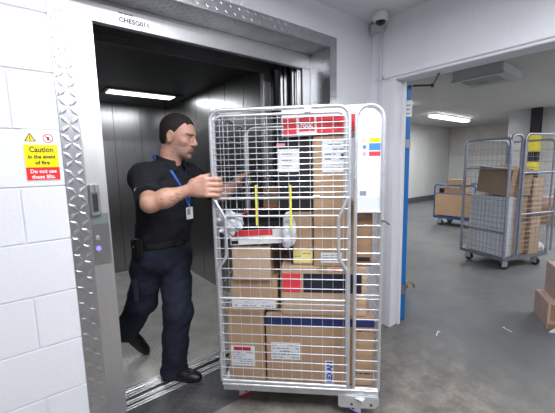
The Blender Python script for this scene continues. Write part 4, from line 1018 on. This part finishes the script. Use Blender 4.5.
# platform trolley with boxes
TL = (7.45, 3.58, 0)
tl = empty('platform_trolley', TL, math.radians(-90), 'blue platform trolley with a wooden side board by the store wall', 'trolley')
TW, TD = .88, .62
box('platform', 'trolley_blue', 0, TW, 0, TD, .17, .225, tl, .005)
bd_ = box('side_board', 'trolley_wood', .03, TW-.03, -.004, .018, .245, .735, tl, .003)
tube('board_frame', 'trolley_blue', [(.012, .005, .20), (.012, .005, .90), (.05, .005, .94), (TW-.05, .005, .94), (TW-.012, .005, .90), (TW-.012, .005, .20)], .016, tl)
tube('board_frame', 'trolley_blue', [(.012, .005, .745), (TW-.012, .005, .745)], .012, tl)
tube('push_handle', 'trolley_blue', [(.012, TD-.02, .20), (.012, TD-.02, .90), (.05, TD-.02, .94), (TW-.05, TD-.02, .94), (TW-.012, TD-.02, .90), (TW-.012, TD-.02, .20)], .016, tl)
for x, y in ((.10, .07), (TW-.12, .07), (.10, TD-.07), (TW-.12, TD-.07)): castor(tl, x, y, .17, 'rubber', .3, .065)
MT = Matrix.Translation(TL) @ Matrix.Rotation(math.radians(-90), 4, 'Z')
kw = dict(M=MT, group='parcels on the trolley')
carton('parcel_box', 'cardboard', .06, .80, .06, .56, .226, .74, 'large brown carton behind the trolley board', **kw)
x_ = carton('parcel_box', 'cardboard', .20, .58, .06, .42, .742, .905, 'brown carton with a white label on the trolley', **kw); on_front(x_, 'label', 'paper', .39, .30, .52, .87, .90, .742)
carton('parcel_box', 'cardboard', .26, .62, .08, .40, .907, 1.06, 'topmost brown carton on the trolley', **kw)
carton('parcel_box', 'black', .08, .18, .08, .30, .742, .86, 'small black case on the trolley beside the labelled carton', tape=False, **kw)

# black and yellow pillar
pr_ = empty('pillar', (10.60, 2.52, 0), math.radians(12), 'black pillar with yellow warning bands in the store room', 'pillar')
bz_ = [0, 1.17, 1.40, 1.67, 2.10, CF]
for i in range(5): box('shaft_section' if i % 2 == 0 else 'yellow_band', 'pillar_black' if i % 2 == 0 else 'pillar_yellow', -.12-(.004 if i % 2 else 0), .12+(.004 if i % 2 else 0), -.12-(.004 if i % 2 else 0), .12+(.004 if i % 2 else 0), bz_[i], bz_[i+1], pr_, .006)
# parcels against the grey wall, and the flattened ones near the doorway
MI = Matrix.Translation((9.2, 2.15, 0)) @ Matrix.Rotation(math.radians(-100), 4, 'Z')
kw = dict(M=MI, group='parcels by the pillar')
carton('parcel_box', 'cardboard_dark', 0, .7, 0, .5, 0, .42, 'dark carton on the floor before the pillar', **kw)
carton('parcel_box', 'cardboard_pink', .05, .40, .05, .4, .422, .62, 'pinkish parcel lying on the dark carton before the pillar', tape=False, **kw)
carton('parcel_box', 'paper_grey', .75, 1.5, 0, .55, 0, .95, 'grey wrapped bale beside the dark carton', tape=False, **kw)
MD = Matrix.Translation((3.465, .635, 0)) @ Matrix.Rotation(math.radians(-62), 4, 'Z')
kw = dict(M=MD, group='parcels by the doorway')
d1 = carton('parcel_box', 'cardboard_pink', .0, .38, 0, .36, .0, .235, 'pinkish carton with a torn brown flap on the floor by the doorway', tape=False, **kw)
MB().box(.0-.17, .16, -.186, -.181, .085, .225).build('torn_flap', 'cardboard_dark', d1); MB().box(-.185, -.10, -.183, -.1805, .0, .05).build('torn_flap', 'cardboard_dark', d1)
MB().box(-.14, .15, -.24, -.186, .230, .235).build('open_flap', 'cardboard_pale', d1)
pw = empty('paper_sheet', (0, 0, 0), 0, 'white paper sheet leaning on the pinkish carton by the doorway', 'paper'); pw.matrix_world = MD @ Matrix.Translation((.10, -.07, .002)) @ Matrix.Rotation(math.radians(24), 4, 'X')
MB().add([(-.10, .0, .0), (.17, .02, 0), (.17, .06, .15), (.02, .06, .12), (-.10, .01, .0), (.17, .021, 0), (.17, .061, .151), (.02, .061, .121)], [(0, 1, 2, 3), (7, 6, 5, 4), (0, 4, 5, 1), (1, 5, 6, 2), (2, 6, 7, 3), (3, 7, 4, 0)]).build('sheet', 'paper', pw)
d2 = carton('parcel_box', 'cardboard_pink', 0.07, .38, .05, .36, .240, .52, 'upright pinkish carton stacked on the torn carton by the doorway', tape=False, **kw)
# small litter on the floor
for i, (x, y, a) in enumerate(((2.68, 1.21, .3), (3.2, .85, 1.2))):
    l_ = MB().box(-.045, .045, -.004, .004, 0, .002).box(.03, .042, -.018, .004, 0, .002).build('paper_scrap', 'paper'); l_.location = (x, y, .0003); l_.rotation_euler = (0, 0, a)
    tag(l_, 'white paper scrap on the floor '+('nearer the blue door' if i == 0 else 'nearer the torn carton'), 'litter')
